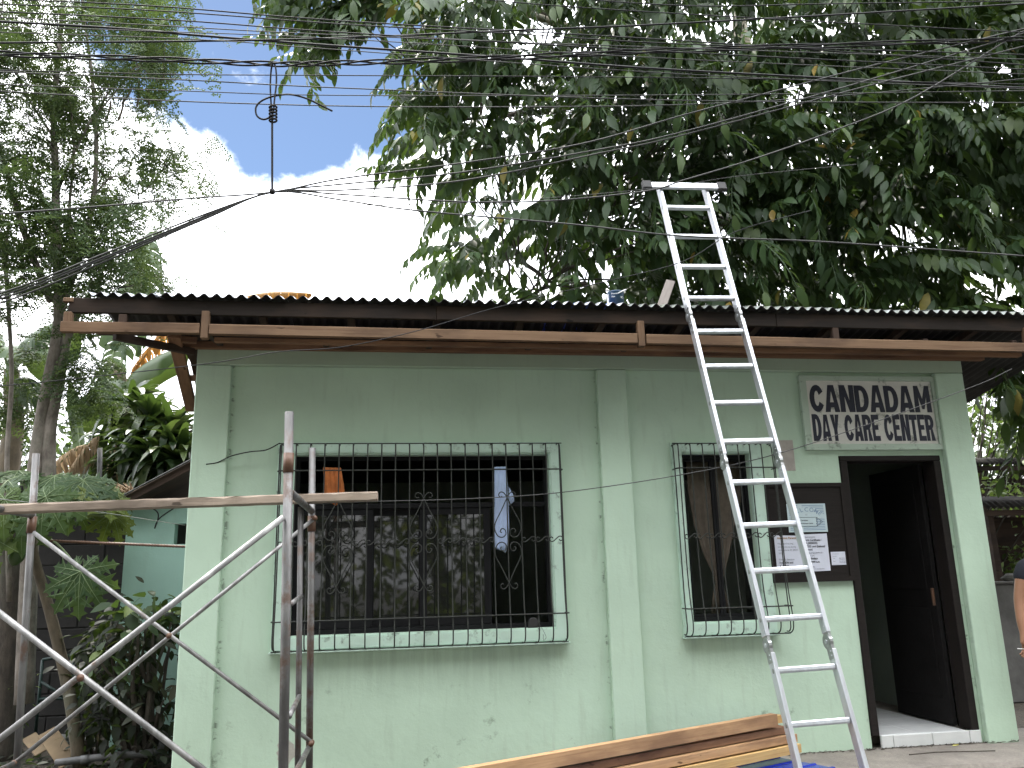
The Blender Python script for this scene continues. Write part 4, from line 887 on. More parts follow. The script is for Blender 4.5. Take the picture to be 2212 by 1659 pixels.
limb([aty(1120, 560, 3.6), aty(1180, 610, 3.4), aty(1120, 650, 3.2), aty(1030, 690, 3.0)], 0.03, 0.012, 'bark_dark')
limb([base+Vector((-.1, 0, 2.6)), aty(1290, 640, 5.2), aty(1170, 660, 4.8)], 0.08, 0.03, 'bark_dark')
HOLES = [(1150,600,75,38),(1125,425,38,50),(958,470,30,55),(1700,225,34,40),(1550,50,26,40),(1632,40,22,45),(2040,85,40,22),(2085,225,42,32),(1960,505,55,32),(2130,600,60,40),(1335,430,26,36),(1215,60,45,40),(1290,590,40,26),(1010,370,22,30),(1430,70,24,24),(1880,560,22,16),(1480,600,18,14),(1760,60,24,14),(1940,660,40,18),(2160,140,26,22),(2190,690,20,22),(1010,620,26,22),(1085,480,20,26)]
PA = [(905,-120),(915,90),(895,180),(900,270),(915,340),(945,400),(905,450),(900,500),(940,520),(975,500),(985,560),(960,610),(950,650),(1020,690),(2480,720),(2480,-120)]
PB = [(575,-120),(590,-20),(650,20),(660,80),(710,125),(760,95),(830,50),(880,10),(890,-120)]
PA2 = [(1180,-100),(1200,400),(1250,640),(1500,700),(2480,720),(2480,-100)]
PC = [(2085,700),(2330,700),(2330,930),(2180,905),(2128,860),(2100,800)]
variants = [spray_pinnate(random.uniform(.085, .095)*n_, n_, .205, .080, random.uniform(.25, 1.15), seed=11+i) for i, n_ in enumerate((6, 7, 8, 6, 7, 9, 7, 8))]
random.seed(21)
flat = [flat_bag(v) for v in variants]; vmesh = [v.mesh('leaf_spray', 'leaf_big') for v in variants]
spots = []
for P, n_, d0, d1 in ((PA, 2500, 9.0, 13.0), (PA2, 1250, 10.5, 14.0), (PB, 120, 9.2, 10.6), (PC, 135, 8.3, 9.6)):
    for (x, y) in sample_poly(P, n_, HOLES if P in (PA, PA2) else ()):
        D = d0+(d1-d0)*random.random()**1.3; p = atd(x, y, D)
        spots.append((p, D, x < 2250 and y > -40))
for k in range(420):                               # the crown goes on above and beyond the frame
    p = atd(random.uniform(700, 2900), random.uniform(-900, -60), random.uniform(9.5, 14)); spots.append((p, 20, False))
mats_ = []
crown_c = Vector((4.0, 6.0, 7))
for (p, D, vis) in spots:
    out_ = Vector((p.x-crown_c.x, p.y-crown_c.y-1.5, 0)); an = math.atan2(out_.y, out_.x)+random.gauss(0, 0.75)
    M = Matrix.Translation(p) @ Matrix.Rotation(an, 4, 'Z') @ Matrix.Rotation(random.gauss(0.02, 0.3), 4, 'Y') @ Matrix.Rotation(random.gauss(0, 0.25), 4, 'X') @ Matrix.Scale(random.uniform(.85, 1.25), 4)
    mats_.append((M, D if vis else 99, random.randrange(len(flat))))
mats_.sort(key=lambda q: q[1]); bag = LeafBag()
for i, (M, D, v) in enumerate(mats_):
    if i < 300: link('leaf_spray', vmesh[v], big, M); continue
    A = np.array(M); V, F, T_ = flat[v]; bag.add(V@A[:3, :3].T+A[:3, 3], F, np.clip(T_*0.8+0.2*random.random(), 0, 1))
cr = link('crown', bag.mesh('crown', 'leaf_big'), big); cr['kind'] = 'stuff'
tw_ = MB(); random.seed(5)
for i in range(0, len(mats_), 7):                  # twigs tie the sprays to the nearest limb
    p = mats_[i][0].translation; q = min((x for P in limbs for x in P), key=lambda x: (x-p).length_squared)
    if (p-q).length < 2.6: branch(tw_, q, p, 0.016, 0.006, 0.06, 4, 4)
tw_.build('twigs', 'bark_dark', big)['kind'] = 'stuff'

# ------------------------------------------------------------------ moringa tree at the left
def spray_fine(Lr, n, Ll, Wl, seed):
    """feathery compound leaf: side stalks with small round leaflets"""
    random.seed(seed); bag = LeafBag()
    for k in range(n):
        t_ = (k+1)/n; b = np.array([Lr*t_, 0, -0.35*Lr*t_*t_])
        for side in (-1, 1):
            ls = Lr*0.42*(1.05-t_*0.75); m = max(2, int(ls/(Ll*0.75))); d = np.array([0.55, side*0.85, random.uniform(-.45, .1)]); d /= np.linalg.norm(d)
            for q in range(m):
                for s2 in (-1, 1):
                    p = b+d*ls*(q+0.6)/m; V, F = leaf_geo(Ll*random.uniform(.75, 1.15), Wl, .15, .15, ((0.3, .9), (0.7, .85)))
                    nrm = np.array([-d[1], d[0], 0])*s2+d*0.4+np.array([0, 0, random.uniform(-.6, .3)]); B = basis(nrm, (random.uniform(-.6, .6), random.uniform(-.6, .6), 1))
                    bag.add(V@B.T+p, tri(F), np.full(len(tri(F)), random.random()))
    return bag
mo = thing('moringa_tree', 'tall feathery many-stemmed tree left of the eave behind the scaffold', 'tree', (-2.9, 1.5, -0.03))
YM = 1.5
def stem(px, r0, r1, mat='bark_grey', Y=YM, nm='trunk'):
    P = catmull([aty(x, y, Y+(dy[0] if dy else 0)) for x, y, *dy in px], 5)
    MB().tube(P, [.72*(r0+(r1-r0)*i/(len(P)-1)) for i in range(len(P))], 10).build(nm, mat, mo, True); return P
mstems = [stem([(52,1520),(62,1250),(72,1050),(95,880),(122,740),(128,660),(122,520),(120,380),(116,240),(128,110),(140,-60)], 0.105, 0.022),
          stem([(105,1060),(108,930),(128,830),(150,720),(190,640)], 0.085, 0.03, nm='limb'),
          stem([(124,700),(150,620),(182,520),(203,420),(208,300),(200,180),(185,60),(170,-60)], 0.045, 0.014, nm='limb'),
          stem([(110,650),(85,590),(48,490),(15,370),(-10,280),(-30,150)], 0.05, 0.016, nm='limb'),
          stem([(122,420),(160,330),(215,230),(270,160),(340,130)], 0.02, 0.007, nm='limb'), stem([(203,420),(250,380),(300,420),(360,360),(400,345)], 0.015, 0.005, nm='limb'),
          stem([(200,260),(240,210),(300,150),(350,180),(395,160)], 0.014, 0.004, nm='limb'), stem([(118,300),(60,210),(20,120),(0,60)], 0.02, 0.006, nm='limb'),
          stem([(170,560),(230,500),(300,440),(360,430)], 0.016, 0.005, nm='limb'), stem([(140,640),(160,560),(150,450),(160,330),(150,200)], 0.03, 0.01, nm='limb'),
          stem([(20,1300),(15,1000),(25,800),(12,560),(20,480)], 0.03, 0.02, 'bark_grey', nm='limb')]
fv = [spray_fine(random.uniform(.26, .36), 6, .024, .019, 51+i) for i in range(6)]; ff = [flat_bag(v) for v in fv]
random.seed(33)
PM = [(-120,-60),(330,-60),(395,40),(385,90),(405,150),(385,225),(330,250),(300,285),(350,300),(400,330),(430,350),(430,395),(380,400),(400,440),(425,455),(360,475),(345,520),(340,600),(300,625),(170,640),(60,650),(-120,660)]
MH = [(30,30,70,25),(320,250,40,25),(270,340,40,18),(330,500,30,30),(90,250,25,15),(60,420,30,20),(225,110,25,18),(20,180,45,14),(290,90,20,30),(260,200,22,18),(70,110,28,22),(360,200,20,20),(240,320,26,16),(300,560,24,20),(30,300,24,16)]
cl = [aty(x, y, YM+random.uniform(-.7, .8)) for x, y in sample_poly(PM, 235, MH, 8)]
bag = LeafBag()
def add_fine(p, n_, sg_):
    for k in range(n_):
        q = p+Vector((random.gauss(0, sg_), random.gauss(0, sg_), random.gauss(0, sg_*.8)))
        M = Matrix.Translation(q) @ Matrix.Rotation(random.uniform(0, 6.28), 4, 'Z') @ Matrix.Rotation(random.gauss(0.35, 0.45), 4, 'Y') @ Matrix.Rotation(random.gauss(0, .5), 4, 'X') @ Matrix.Scale(random.uniform(.7, 1.15), 4)
        A = np.array(M); V, F, T_ = random.choice(ff); bag.add(V@A[:3, :3].T+A[:3, 3], F, np.clip(T_*0.7+0.3*random.random(), 0, 1))
for p in cl: add_fine(p, random.randint(4, 9), 0.13)
for (x, y) in sample_poly([(150,690),(200,690),(215,800),(240,850),(200,900),(150,880),(125,800)], 26): add_fine(aty(x, y, YM-.1), 2, 0.06)
for (x, y) in sample_poly([(-20,700),(90,720),(80,880),(-20,900)], 16): add_fine(aty(x, y, YM+.5), 4, 0.1)
for (x, y) in sample_poly([(190,760),(240,740),(260,840),(215,870)], 10): add_fine(aty(x, y, YM+.3), 2, 0.06)
o = link('crown', bag.mesh('crown', 'leaf_moringa'), mo); o['kind'] = 'stuff'
tw_ = MB()
for p in cl:
    q = min((x for P in mstems for x in P), key=lambda x: (x-p).length_squared+max(0, x.z-p.z)*0.5)
    if (p-q).length < 1.6: branch(tw_, q, p, 0.007, 0.003, 0.05, 4, 4)
tw_.build('twigs', 'bark_dark', mo)['kind'] = 'stuff'
for (x, y, x2, y2) in ((300,175,295,235),(318,190,322,230),(285,190,262,225),(355,150,342,200),(268,210,255,262),(240,215,228,262),(222,222,208,258)):
    a, b = aty(x, y, YM-.2), aty(x2, y2, YM-.2); MB().tube(catmull([a, a.lerp(b, .5)+Vector((.01, 0, 0)), b], 4), [0.004]+[0.010]*7+[0.002], 6).build('seed_pod', 'bark_papaya', mo, True)

# ------------------------------------------------------------------ banana plants
def banana_leaf(parent, base, tip, width, sag, mat, tatter=0.0, roll=0.0, seed=0, n=26, name='leaf', side=(1, 1), stalk=0.12, droop=0.55):
    rd = random.Random(seed); base, tip = Vector(base), Vector(tip); L_ = (tip-base).length; mid = []
    for i in range(n+1):
        t_ = i/n; mid.append(base.lerp(tip, t_)+Vector((0, 0, sag*L_*(math.sin(math.pi*t_)))))
    vs = []; fs = []
    for sd_ in (1, -1):
        if not side[0 if sd_ > 0 else 1]: continue
        i = 0
        while i < n:
            m_ = rd.choice((1, 1, 2, 2)) if tatter > 0.5 else (rd.choice((2, 3, 5)) if tatter > 0 else n)
            j = min(n, i+m_); ln = rd.uniform(1-tatter*0.45, 1); sk = rd.uniform(-.03, .03)*(1 if tatter else 0); dz = rd.uniform(0, .5)*tatter
            cols = 4; b0 = len(vs)
            for k in range(i, j+1):
                t_ = k/n; p = mid[k]; d = (mid[min(k+1, n)]-mid[max(k-1, 0)]).normalized()
                sidev = d.cross(Vector((0, 0, 1))); sidev = (sidev.normalized() if sidev.length > .05 else Vector((1, 0, 0)))*sd_
                upv = sidev.cross(d)*sd_; sidev = (Matrix.Rotation(roll, 3, d) @ sidev)
                w_ = 0 if t_ < stalk else width*0.5*min(1, ((t_-stalk)/.14))**.6*min(1, (1-t_)/.22+0.05)**.65*ln
                for c in range(cols+1):
                    u_ = c/cols; gapk = (0.96 if (k == j and j < n and tatter > 0) else 1.0); kk = u_*u_*(droop+dz)
                    q = p+sidev*w_*u_*math.cos(kk)+Vector((0, 0, -1))*w_*u_*math.sin(kk)*1.0+d*(sk*u_*3*L_*.2-(0.25*L_/n*u_ if gapk < 1 else 0)); vs.append(q)
            for k in range(j-i):
                for c in range(cols): a = b0+k*(cols+1)+c; fs.append((a, a+1, a+cols+2, a+cols+1))
            i = j
    lf = MB().add(vs, fs).build(name, mat, parent, True)
    MB().tube(mid, [max(0.003, 0.020*(1-i/n)**.8) for i in range(n+1)], 6).build('midrib', 'vein_pale' if 'brown' not in mat else 'leaf_dry', lf, True)
    return lf
ba = thing('banana_plant', 'banana plant with torn and browned leaves beside the left roof edge', 'banana plant', (-3.4, 4.2, -0.03))
MB().tube(catmull([(-3.4, 4.2, -.05), aty(262, 1000, 4.2), aty(262, 860, 4.2), aty(258, 800, 4.2)], 4), [0.16, .15, .14, .13, .12, .12, .11, .1, .09, .09, .08, .07, .07], 10).build('pseudostem', 'bark_papaya', ba, True)
Yb = 4.2
banana_leaf(ba, aty(262, 840, Yb), aty(405, 748, Yb-.4), .75, .10, 'leaf_banana', 0, 0.3, 1, side=(1, 1), droop=.9)
banana_leaf(ba, aty(272, 830, Yb), aty(372, 700, Yb-.2), .62, .06, 'leaf_banana_brown', .9, 0.2, 2, droop=1.0)
banana_leaf(ba, aty(225, 850, Yb), aty(265, 690, Yb+.2), .6, .05, 'leaf_banana', .8, 0, 3)
banana_leaf(ba, aty(258, 800, Yb), aty(330, 500, Yb+.8), .9, .02, 'leaf_banana', .8, .4, 4)
banana_leaf(ba, aty(255, 830, Yb), aty(210, 880, Yb-.6), .7, .25, 'leaf_banana', .3, 0, 5, droop=1.1)
banana_leaf(ba, aty(250, 860, Yb), aty(160, 905, Yb+.3), .6, .20, 'leaf_banana', 0, 0.5, 6, droop=1.2)
banana_leaf(ba, aty(180, 1000, Yb), aty(150, 820, Yb), .5, .05, 'leaf_banana', 0, .6, 7, droop=.4)
b2 = thing('banana_plant', 'dark banana plant with broad leaves at the left edge behind the tall tree', 'banana plant', (-5.0, 4.8, -0.03))
MB().tube(catmull([(-5.0, 4.8, -.05), aty(20, 1000, 4.8), aty(25, 800, 4.8)], 4), [0.17, .16, .15, .14, .13, .12, .11, .1, .09], 10).build('pseudostem', 'bark_papaya', b2, True)
banana_leaf(b2, aty(30, 800, 4.8), aty(160, 690, 4.4), 1.3, .16, 'leaf_banana', .2, 0.3, 8, droop=.8)
banana_leaf(b2, aty(20, 800, 4.8), aty(-60, 640, 4.8), 1.2, .1, 'leaf_banana', .2, 0, 9)
banana_leaf(b2, aty(-20, 760, 4.8), aty(150, 765, 4.2), .7, .08, 'leaf_banana', 0, .2, 10)
banana_leaf(b2, aty(30, 820, 4.8), aty(120, 880, 4.6), .8, .2, 'leaf_banana', .3, 0, 12, droop=1.1)
b3 = thing('banana_plant', 'banana plant behind the building with one browned leaf showing above the roof', 'banana plant', (-0.9, 5.2, -0.03))
MB().tube([(-0.9, 5.2, -.05), (-0.95, 5.2, 2.4), aty(440, 700, 5.2)], [.16, .12, .06], 10).build('pseudostem', 'bark_papaya', b3, True)
banana_leaf(b3, aty(450, 672, 5.2), aty(672, 634, 4.9), .62, .085, 'leaf_banana_brown', .95, .15, 13, droop=1.35, stalk=.1)
banana_leaf(b3, aty(440, 690, 5.2), aty(380, 760, 5.6), .6, .2, 'leaf_banana', .6, 0, 14)
# dry hanging leaves
dr = thing('dry_leaves', 'bleached dry palm leaves hanging beside the corn plant', 'dry leaves', aty(240, 1100, 2.6))
banana_leaf(dr, aty(250, 945, 2.9), aty(225, 1062, 2.8), .22, .02, 'leaf_dry', .95, .2, 15, droop=1.4, stalk=.02)
banana_leaf(dr, aty(215, 940, 3.0), aty(130, 1060, 2.9), .55, .1, 'leaf_dry', .6, .3, 16, droop=1.3, stalk=.02)
banana_leaf(dr, aty(190, 960, 3.0), aty(95, 1040, 3.0), .5, .12, 'leaf_dry', .6, .3, 17, droop=1.3, stalk=.02)
banana_leaf(dr, aty(255, 1020, 2.6), aty(262, 1060, 2.6), .16, .02, 'leaf_dry', .9, .3, 18, droop=1.2, stalk=.02)
fanl = MB(); rd = random.Random(4)
for k in range(46):
    a = R(rd.uniform(15, 175)); c0 = aty(285, 1074, 1.6); L_ = rd.uniform(.12, .23)
    c1 = c0+Vector((-math.cos(a)*L_-.06, rd.uniform(-.1, .1), math.sin(a)*L_*.62)); fanl.tube([c0+Vector((rd.uniform(-.12, .06), 0, rd.uniform(-.01, .01))), c0.lerp(c1, .6)+Vector((0, 0, .02)), c1], [.005, .008, .002], 4)
tag(fanl.build('palm_thatch', 'leaf_dry'), 'small fan of bleached palm thatch on the dark lean-to roof', 'palm thatch')

# ------------------------------------------------------------------ corn plants (dracaena)
def strap_mesh(L_, W_, bend, seed):
    rd = random.Random(seed); n = 9; vs = []; fs = []
    for i in range(n+1):
        t_ = i/n; a = bend*t_*t_; x = L_*(t_-bend*0.18*t_**3); z = -L_*0.5*bend*t_**2.2*0.75; h = W_/2*(0.35+0.65*math.sin(math.pi*min(1, t_*0.9+.12)))*(1 if t_ < .99 else .05); tw = rd.uniform(-.1, .1)
        vs += [(x, h, z+h*.3+tw*h), (x, 0, z-h*.15), (x, -h, z+h*.3-tw*h)]
    for i in range(n):
        a = i*3; fs += [(a, a+1, a+4, a+3), (a+1, a+2, a+5, a+4)]
    return MB().add(vs, fs)
strap = [strap_mesh(random.uniform(.42, .56), random.uniform(.085, .11), b, i).mesh('leaf', 'leaf_dracaena', True) for i, b in enumerate((.5, .9, 1.3, 1.6, 1.1, 2.0))]
dc = thing('corn_plant', 'glossy dark green strap-leaved clump against the left side of the building', 'plant', (-2.3, 3.0, 0))
random.seed(91)
for (x, y, Y, n_) in ((285,870,1.7,34),(330,905,1.4,40),(372,935,1.2,44),(390,990,1.0,36),(300,960,1.2,44),(345,985,1.0,44),(250,930,1.9,30),(330,1030,1.1,34),(215,985,2.1,22),(270,1010,1.3,34),(385,1045,1.2,24)):
    c0 = aty(x, y, Y+1.55); b0 = Vector((-2.3+random.uniform(-.2, .2), 3.2+random.uniform(-.1, .1), -.03))
    MB().tube(catmull([b0, b0.lerp(c0, .5)+Vector((.05, .1, 0)), c0], 4), [.035-.002*i for i in range(9)], 7).build('stem', 'bark_papaya', dc, True)
    for k in range(int(n_*1.4)):
        el = random.uniform(-.6, 1.25); M = Matrix.Translation(c0+Vector((0, 0, random.uniform(-.12, .05)))) @ Matrix.Rotation(k*2.4+random.uniform(-.3, .3), 4, 'Z') @ Matrix.Rotation(-el, 4, 'Y') @ Matrix.Scale(random.uniform(.75, 1.1), 4)
        link('leaf', random.choice(strap), dc, M)

# ------------------------------------------------------------------ papaya
def papaya_leaf(S, seed):
    rd = random.Random(seed); mb = MB(); vein = MB()
    for li, a in enumerate((-150, -105, -65, -32, 0, 32, 65, 105, 150)):
        Ll = S*(1.0 if abs(a) < 40 else .92 if abs(a) < 80 else .7 if abs(a) < 120 else .48)*rd.uniform(.92, 1.06); d = Vector((math.cos(R(a)), math.sin(R(a)), 0)); s_ = Vector((-d.y, d.x, 0))
        prof = [(0, .05), (.2, .075), (.36, .09), (.45, .27), (.5, .12), (.58, .12), (.66, .27), (.71, .10), (.8, .09), (.85, .16), (.9, .05), (1.0, 0.0)]
        vs = []
        for t_, w_ in prof:
            lean = 0.10 if w_ > .25 else 0
            z = -.28*S*t_*t_; h = w_*Ll*1.15; up = .18*h*(1 if t_ > .3 else .3)
            c = d*Ll*t_+Vector((0, 0, z)); vs += [c+s_*h+d*Ll*lean+Vector((0, 0, up*.6)), c+Vector((0, 0, .004)), c-s_*h+d*Ll*lean+Vector((0, 0, up*.6))]
        fs = []
        for i in range(len(prof)-1): b = i*3; fs += [(b, b+1, b+4, b+3), (b+1, b+2, b+5, b+4)]
        off = Vector((0, 0, .003*(li % 3))); mb.add([v+off for v in vs], fs); vein.tube([vs[3*i+1]+off+Vector((0, 0, .004)) for i in range(len(prof))], [.0030*(1-i/len(prof))+.0006 for i in range(len(prof))], 4)
        for i in (3, 6): 
            for sd_ in (0, 2): vein.tube([vs[3*(i-2)+1]+off+Vector((0, 0, .004)), vs[3*i+sd_]+off+Vector((0, 0, .003))], [.0014, .0006], 3)
    return mb.mesh('leaf', 'leaf_papaya'), vein.mesh('veins', 'vein_pale')
pl_ = [papaya_leaf(.38, 3), papaya_leaf(.34, 8)]
pp = thing('papaya_plant', 'young papaya with lobed leaves and a green fruit behind the scaffold', 'papaya plant', aty(172, 1650, 1.0))
YP = 0.9
crownp = aty(70, 1150, YP)
MB().tube(catmull([aty(174, 1660, YP), aty(150, 1500, YP), aty(110, 1330, YP), aty(76, 1210, YP), crownp], 4), [.05-.0013*i for i in range(17)], 10).build('trunk', 'bark_papaya', pp, True)
for i, (x, y, dy, yaw, tiltp, rl, sc_) in enumerate(((60,1095,-.25,-100,75,0,1.0),(10,1080,-.3,-60,70,.3,1.0),(180,1040,.1,-70,50,.1,.95),(120,1030,.4,-110,35,0,1.0),(230,1055,.2,-50,45,-.2,.9),(20,1040,.3,-130,40,.2,1.0),(175,1235,-.35,-85,82,.1,.92),(100,1075,-.35,-90,72,0,1.0),(-30,1150,-.2,-120,75,0,1.0),(150,1085,.3,-60,60,0,.9),(240,1110,.35,-30,55,.3,.75),(40,1020,.5,-80,20,0,1.0))):
    p = aty(x, y, YP+dy); M = Matrix.Translation(p) @ Matrix.Rotation(R(yaw), 4, 'Z') @ Matrix.Rotation(R(tiltp), 4, 'Y') @ Matrix.Rotation(rl, 4, 'X') @ Matrix.Scale(sc_, 4)
    lm_, vm_ = pl_[i % 2]; lf = link('leaf', lm_, pp, M); link('veins', vm_, lf, M) if False else None
    vo = bpy.data.objects.new('veins', vm_); C.objects.link(vo); vo.parent = lf
    MB().tube(catmull([crownp, crownp.lerp(p, .5)+Vector((0, 0, .06)), p], 4), [.011, .011, .010, .010, .009, .008, .008, .007, .006], 6).build('leaf_stalk', 'vein_pale', pp, True)
fc = aty(38, 1195, YP-.12); MB().lathe([(.004, .10), (.03, .085), (.055, .04), (.062, 0), (.055, -.045), (.03, -.085), (.006, -.1)], 14, Matrix.Translation(fc) @ Matrix.Rotation(.25, 4, 'Y')).build('fruit', 'papaya_skin', pp, True)
fc = aty(208, 1285, YP-.3); MB().lathe([(.003, .08), (.02, .065), (.028, .02), (.026, -.02), (.012, -.05), (.003, -.06)], 12, Matrix.Translation(fc)).build('fruit', 'papaya_skin', pp, True)
# ------------------------------------------------------------------ leafy clumps: shrubs, hedges, far greenery
def clump(name, label, cat, base, centres, n, Ll, Wl, mat, spread, stems=True, group=None, kind=None, part='crown', droop=.3, bark='bark_dark'):
    t = thing(name, label, cat, base, group); bag = LeafBag(); gl = [leaf_geo(Ll*random.uniform(.75, 1.15), Wl*random.uniform(.85, 1.1), random.uniform(.1, .4), random.uniform(.1, .5)) for _ in range(7)]
    for c in centres:
        for k in range(n):
            q = np.array(c)+np.array([random.gauss(0, spread), random.gauss(0, spread), random.gauss(0, spread*.85)])
            V, F = random.choice(gl); d = (q-np.array(c)); d /= np.linalg.norm(d)+1e-6
            B = basis(d*0.7+np.array([random.gauss(0, .5), random.gauss(0, .5), random.gauss(-droop, .35)]), (random.gauss(0, .4), random.gauss(0, .4), 1)); bag.add(V@B.T*random.uniform(.7, 1.15)+q, tri(F), np.full(len(tri(F)), random.random()))
    o = link(part, bag.mesh(part, mat), t); o['kind'] = 'stuff'
    if stems:
        mb = MB()
        for c in centres: branch(mb, Vector(base)+Vector((random.uniform(-.08, .08), random.uniform(-.08, .08), 0)), Vector(c), 0.022, 0.006, 0.05, 5, 5)
        mb.build('stems', bark, t)
    return t
random.seed(404)
SH = [(190,1400),(240,1310),(300,1300),(378,1310),(378,1500),(365,1590),(270,1620),(170,1560)]
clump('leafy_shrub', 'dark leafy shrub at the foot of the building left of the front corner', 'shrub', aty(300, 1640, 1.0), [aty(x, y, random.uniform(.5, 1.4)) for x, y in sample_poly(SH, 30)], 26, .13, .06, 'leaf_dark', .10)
clump('leafy_shrub', 'bright-tipped shrub growing just left of the front corner', 'shrub', aty(320, 1560, .8), [aty(x, y, random.uniform(.3, .8)) for x, y in ((330,1300),(295,1320),(350,1330),(270,1330),(370,1345),(310,1350),(215,1425))], 9, .17, .085, 'leaf_shrub', .055)
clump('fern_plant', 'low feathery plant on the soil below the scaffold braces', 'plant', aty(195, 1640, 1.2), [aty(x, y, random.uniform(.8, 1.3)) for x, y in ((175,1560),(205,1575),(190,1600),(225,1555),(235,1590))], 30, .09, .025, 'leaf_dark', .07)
clump('weed_plant', 'pale weeds at the left edge behind the scaffold leg', 'plant', aty(-20, 1640, 1.8), [aty(x, y, 1.8) for x, y in ((5,1420),(20,1450),(0,1480),(25,1500),(-20,1440),(10,1530))], 30, .07, .022, 'leaf_bright', .09)
tr = MB(); tr.tube(catmull([aty(-10, 1680, 1.7), aty(10, 1450, 1.7), aty(20, 1250, 1.7), aty(10, 1100, 1.75)], 4), [.16-.004*i for i in range(13)], 12)
tt = thing('tree_stump', 'dark old trunk at the left edge behind the scaffold leg', 'tree trunk', aty(-10, 1680, 1.7)); tr.build('trunk', 'bark_dark', tt, True)
# background hedges
def hedge(name, label, pts, n, Ll, mat, spread, base): return clump(name, label, 'bushes', base, pts, n, Ll, Ll*.5, mat, spread, stems=False)
random.seed(505)
o = hedge('far_bushes', 'bright green bushes far behind the left garden', [(random.uniform(-13, -4.6), random.uniform(8, 10), random.uniform(0.2, 3.5)) for _ in range(170)], 26, .15, 'leaf_bright', .33, (-8, 9, -.03)); 
o = hedge('far_bushes', 'tall green bushes behind the sheds at the right', [(random.uniform(7.2, 14), random.uniform(6.5, 8.5), random.uniform(0.2, 4.6)) for _ in range(230)], 34, .17, 'leaf_shrub', .34, (10, 7.5, -.03))
PR = [(2095,860),(2130,800),(2230,790),(2300,800),(2300,1000),(2130,990)]
o = clump('garden_tree', 'light leaved small tree behind the low sheds right of the building', 'tree', (7.4, 4.6, -.03), [aty(x, y, random.uniform(4.2, 5.2)) for x, y in sample_poly(PR, 34)], 34, .13, .065, 'leaf_bright', .17)
PR2 = [(2125,1050),(2300,1060),(2300,1260),(2165,1260),(2140,1160)]
o = clump('garden_shrub', 'bright green shrub behind the grey garden wall at the right edge', 'shrub', (6.3, 3.2, -.03), [aty(x, y, random.uniform(2.6, 3.6)) for x, y in sample_poly(PR2, 26)], 30, .10, .055, 'leaf_bright', .13)
random.seed(717)
clump('garden_bush', 'mixed green bush behind the tall tree stems at the left', 'shrub', (-5.6, 6.2, -.03), [aty(x, y, random.uniform(5.4, 6.6)) for x, y in sample_poly([(-60,880),(60,870),(140,950),(260,960),(260,1090),(-60,1100)], 46)], 24, .14, .07, 'leaf_shrub', .2)
# sheds, wall at the right
def shed(name, label, px0, py0, Y, wdt, dep, mat, drop=.12, h=.06):
    a = aty(px0, py0, Y); t = thing(name, label, 'shed', (a.x+wdt/2, Y+dep/2, -.03))
    sheet_mesh(wdt, dep, .076, .011).build('roof_sheet', mat, t, True, Matrix.Translation((a.x, Y, a.z)) @ Matrix.Rotation(R(9), 4, 'X'))
    MB().box((a.x+.02, Y+.03, a.z-h-.02), (a.x+wdt, Y+.07, a.z-.02)).build('eave_board', 'wood_dark', t)
    for x in (a.x+.08, a.x+wdt-.1): MB().box((x, Y+.08, -.03), (x+.07, Y+.15, a.z-h)).build('post', 'wood_dark', t)
    MB().box((a.x+.05, Y+dep*.9, -.03), (a.x+wdt, Y+dep*.92, a.z-.05)).build('back_board', 'wood_dark', t); return t
shed('garden_shed', 'low shed with dark rusty roof at the right under the tree', 2104, 1003, 4.0, 3.0, 1.4, 'roof_rust')
shed('lean_to', 'lower corrugated lean-to with leaf litter at the right edge', 2128, 1098, 2.2, 2.6, .9, 'roof_rust')
gw = thing('garden_wall', 'low grey cement wall at the right edge beside the building', 'wall', (6.6, 1.9, -.03)); a = aty(2160, 1262, 1.9)
MB().box((a.x-.25, 1.9, -.03), (a.x+3.5, 2.05, a.z), bev=.01).build('wall', 'concrete_dark', gw)
MB().box((a.x-.3, 2.02-.15, a.z+.001), (a.x+3.5, 2.07, a.z+.03), bev=.008).build('coping', 'concrete_dark', gw)
def rock(c, r_, seed): 
    bm = bmesh.new(); bmesh.ops.create_icosphere(bm, subdivisions=2, radius=1); rd = random.Random(seed)
    for v in bm.verts: v.co = Vector((v.co.x*r_[0], v.co.y*r_[1], v.co.z*r_[2]))*rd.uniform(.82, 1.1)+Vector(c)
    me = bpy.data.meshes.new('stone'); bm.to_mesh(me); bm.free(); me.materials.append(MATS['stone']); return link('stone', me)
c = aty(2190, 1252, 1.96); tag(rock((c.x, 1.96, a.z+.06), (.14, .07, .05), 3), 'grey stone lying on top of the cement garden wall', 'stone')

# ------------------------------------------------------------------ left garden: annex, block wall, clutter
YA = 1.6; xa = aty(268, 1200, YA).x
an_ = thing('annex', 'small pale green annex with a square vent hole left of the building', 'building', (-1.9, 1.9, -.03))
h0, h1 = aty(378, 1131, YA), aty(405, 1175, YA)
grid_wall([xa, h0.x, XL-.14, XL-.03], [-.03, h1.z, h0.z, 2.02], lambda i, j: not (i == 1 and j == 1), YA, YA+.12).build('wall', 'annex_paint', an_)
MB().box((xa, YA+.125, -.03), (xa+.1, YA+.8, 2.0)).build('side_wall', 'annex_paint', an_); MB().box((xa+.11, YA+.7, -.03), (XL-.03, YA+.8, 2.0)).build('back_wall', 'concrete_dark', an_)
la, lb2 = aty(262, 1086, YA-.12), aty(425, 1000, YA-.12)
plank('lean_to_roof', la+Vector((0, .4, -.02)), lb2+Vector((0, .4, -.02)), .07, 1.0, 'wood_dark', an_); plank('roof_edge', la+Vector((0, -.12, .025)), lb2+Vector((0, -.12, .025)), .012, .03, 'pipe_grey', an_)
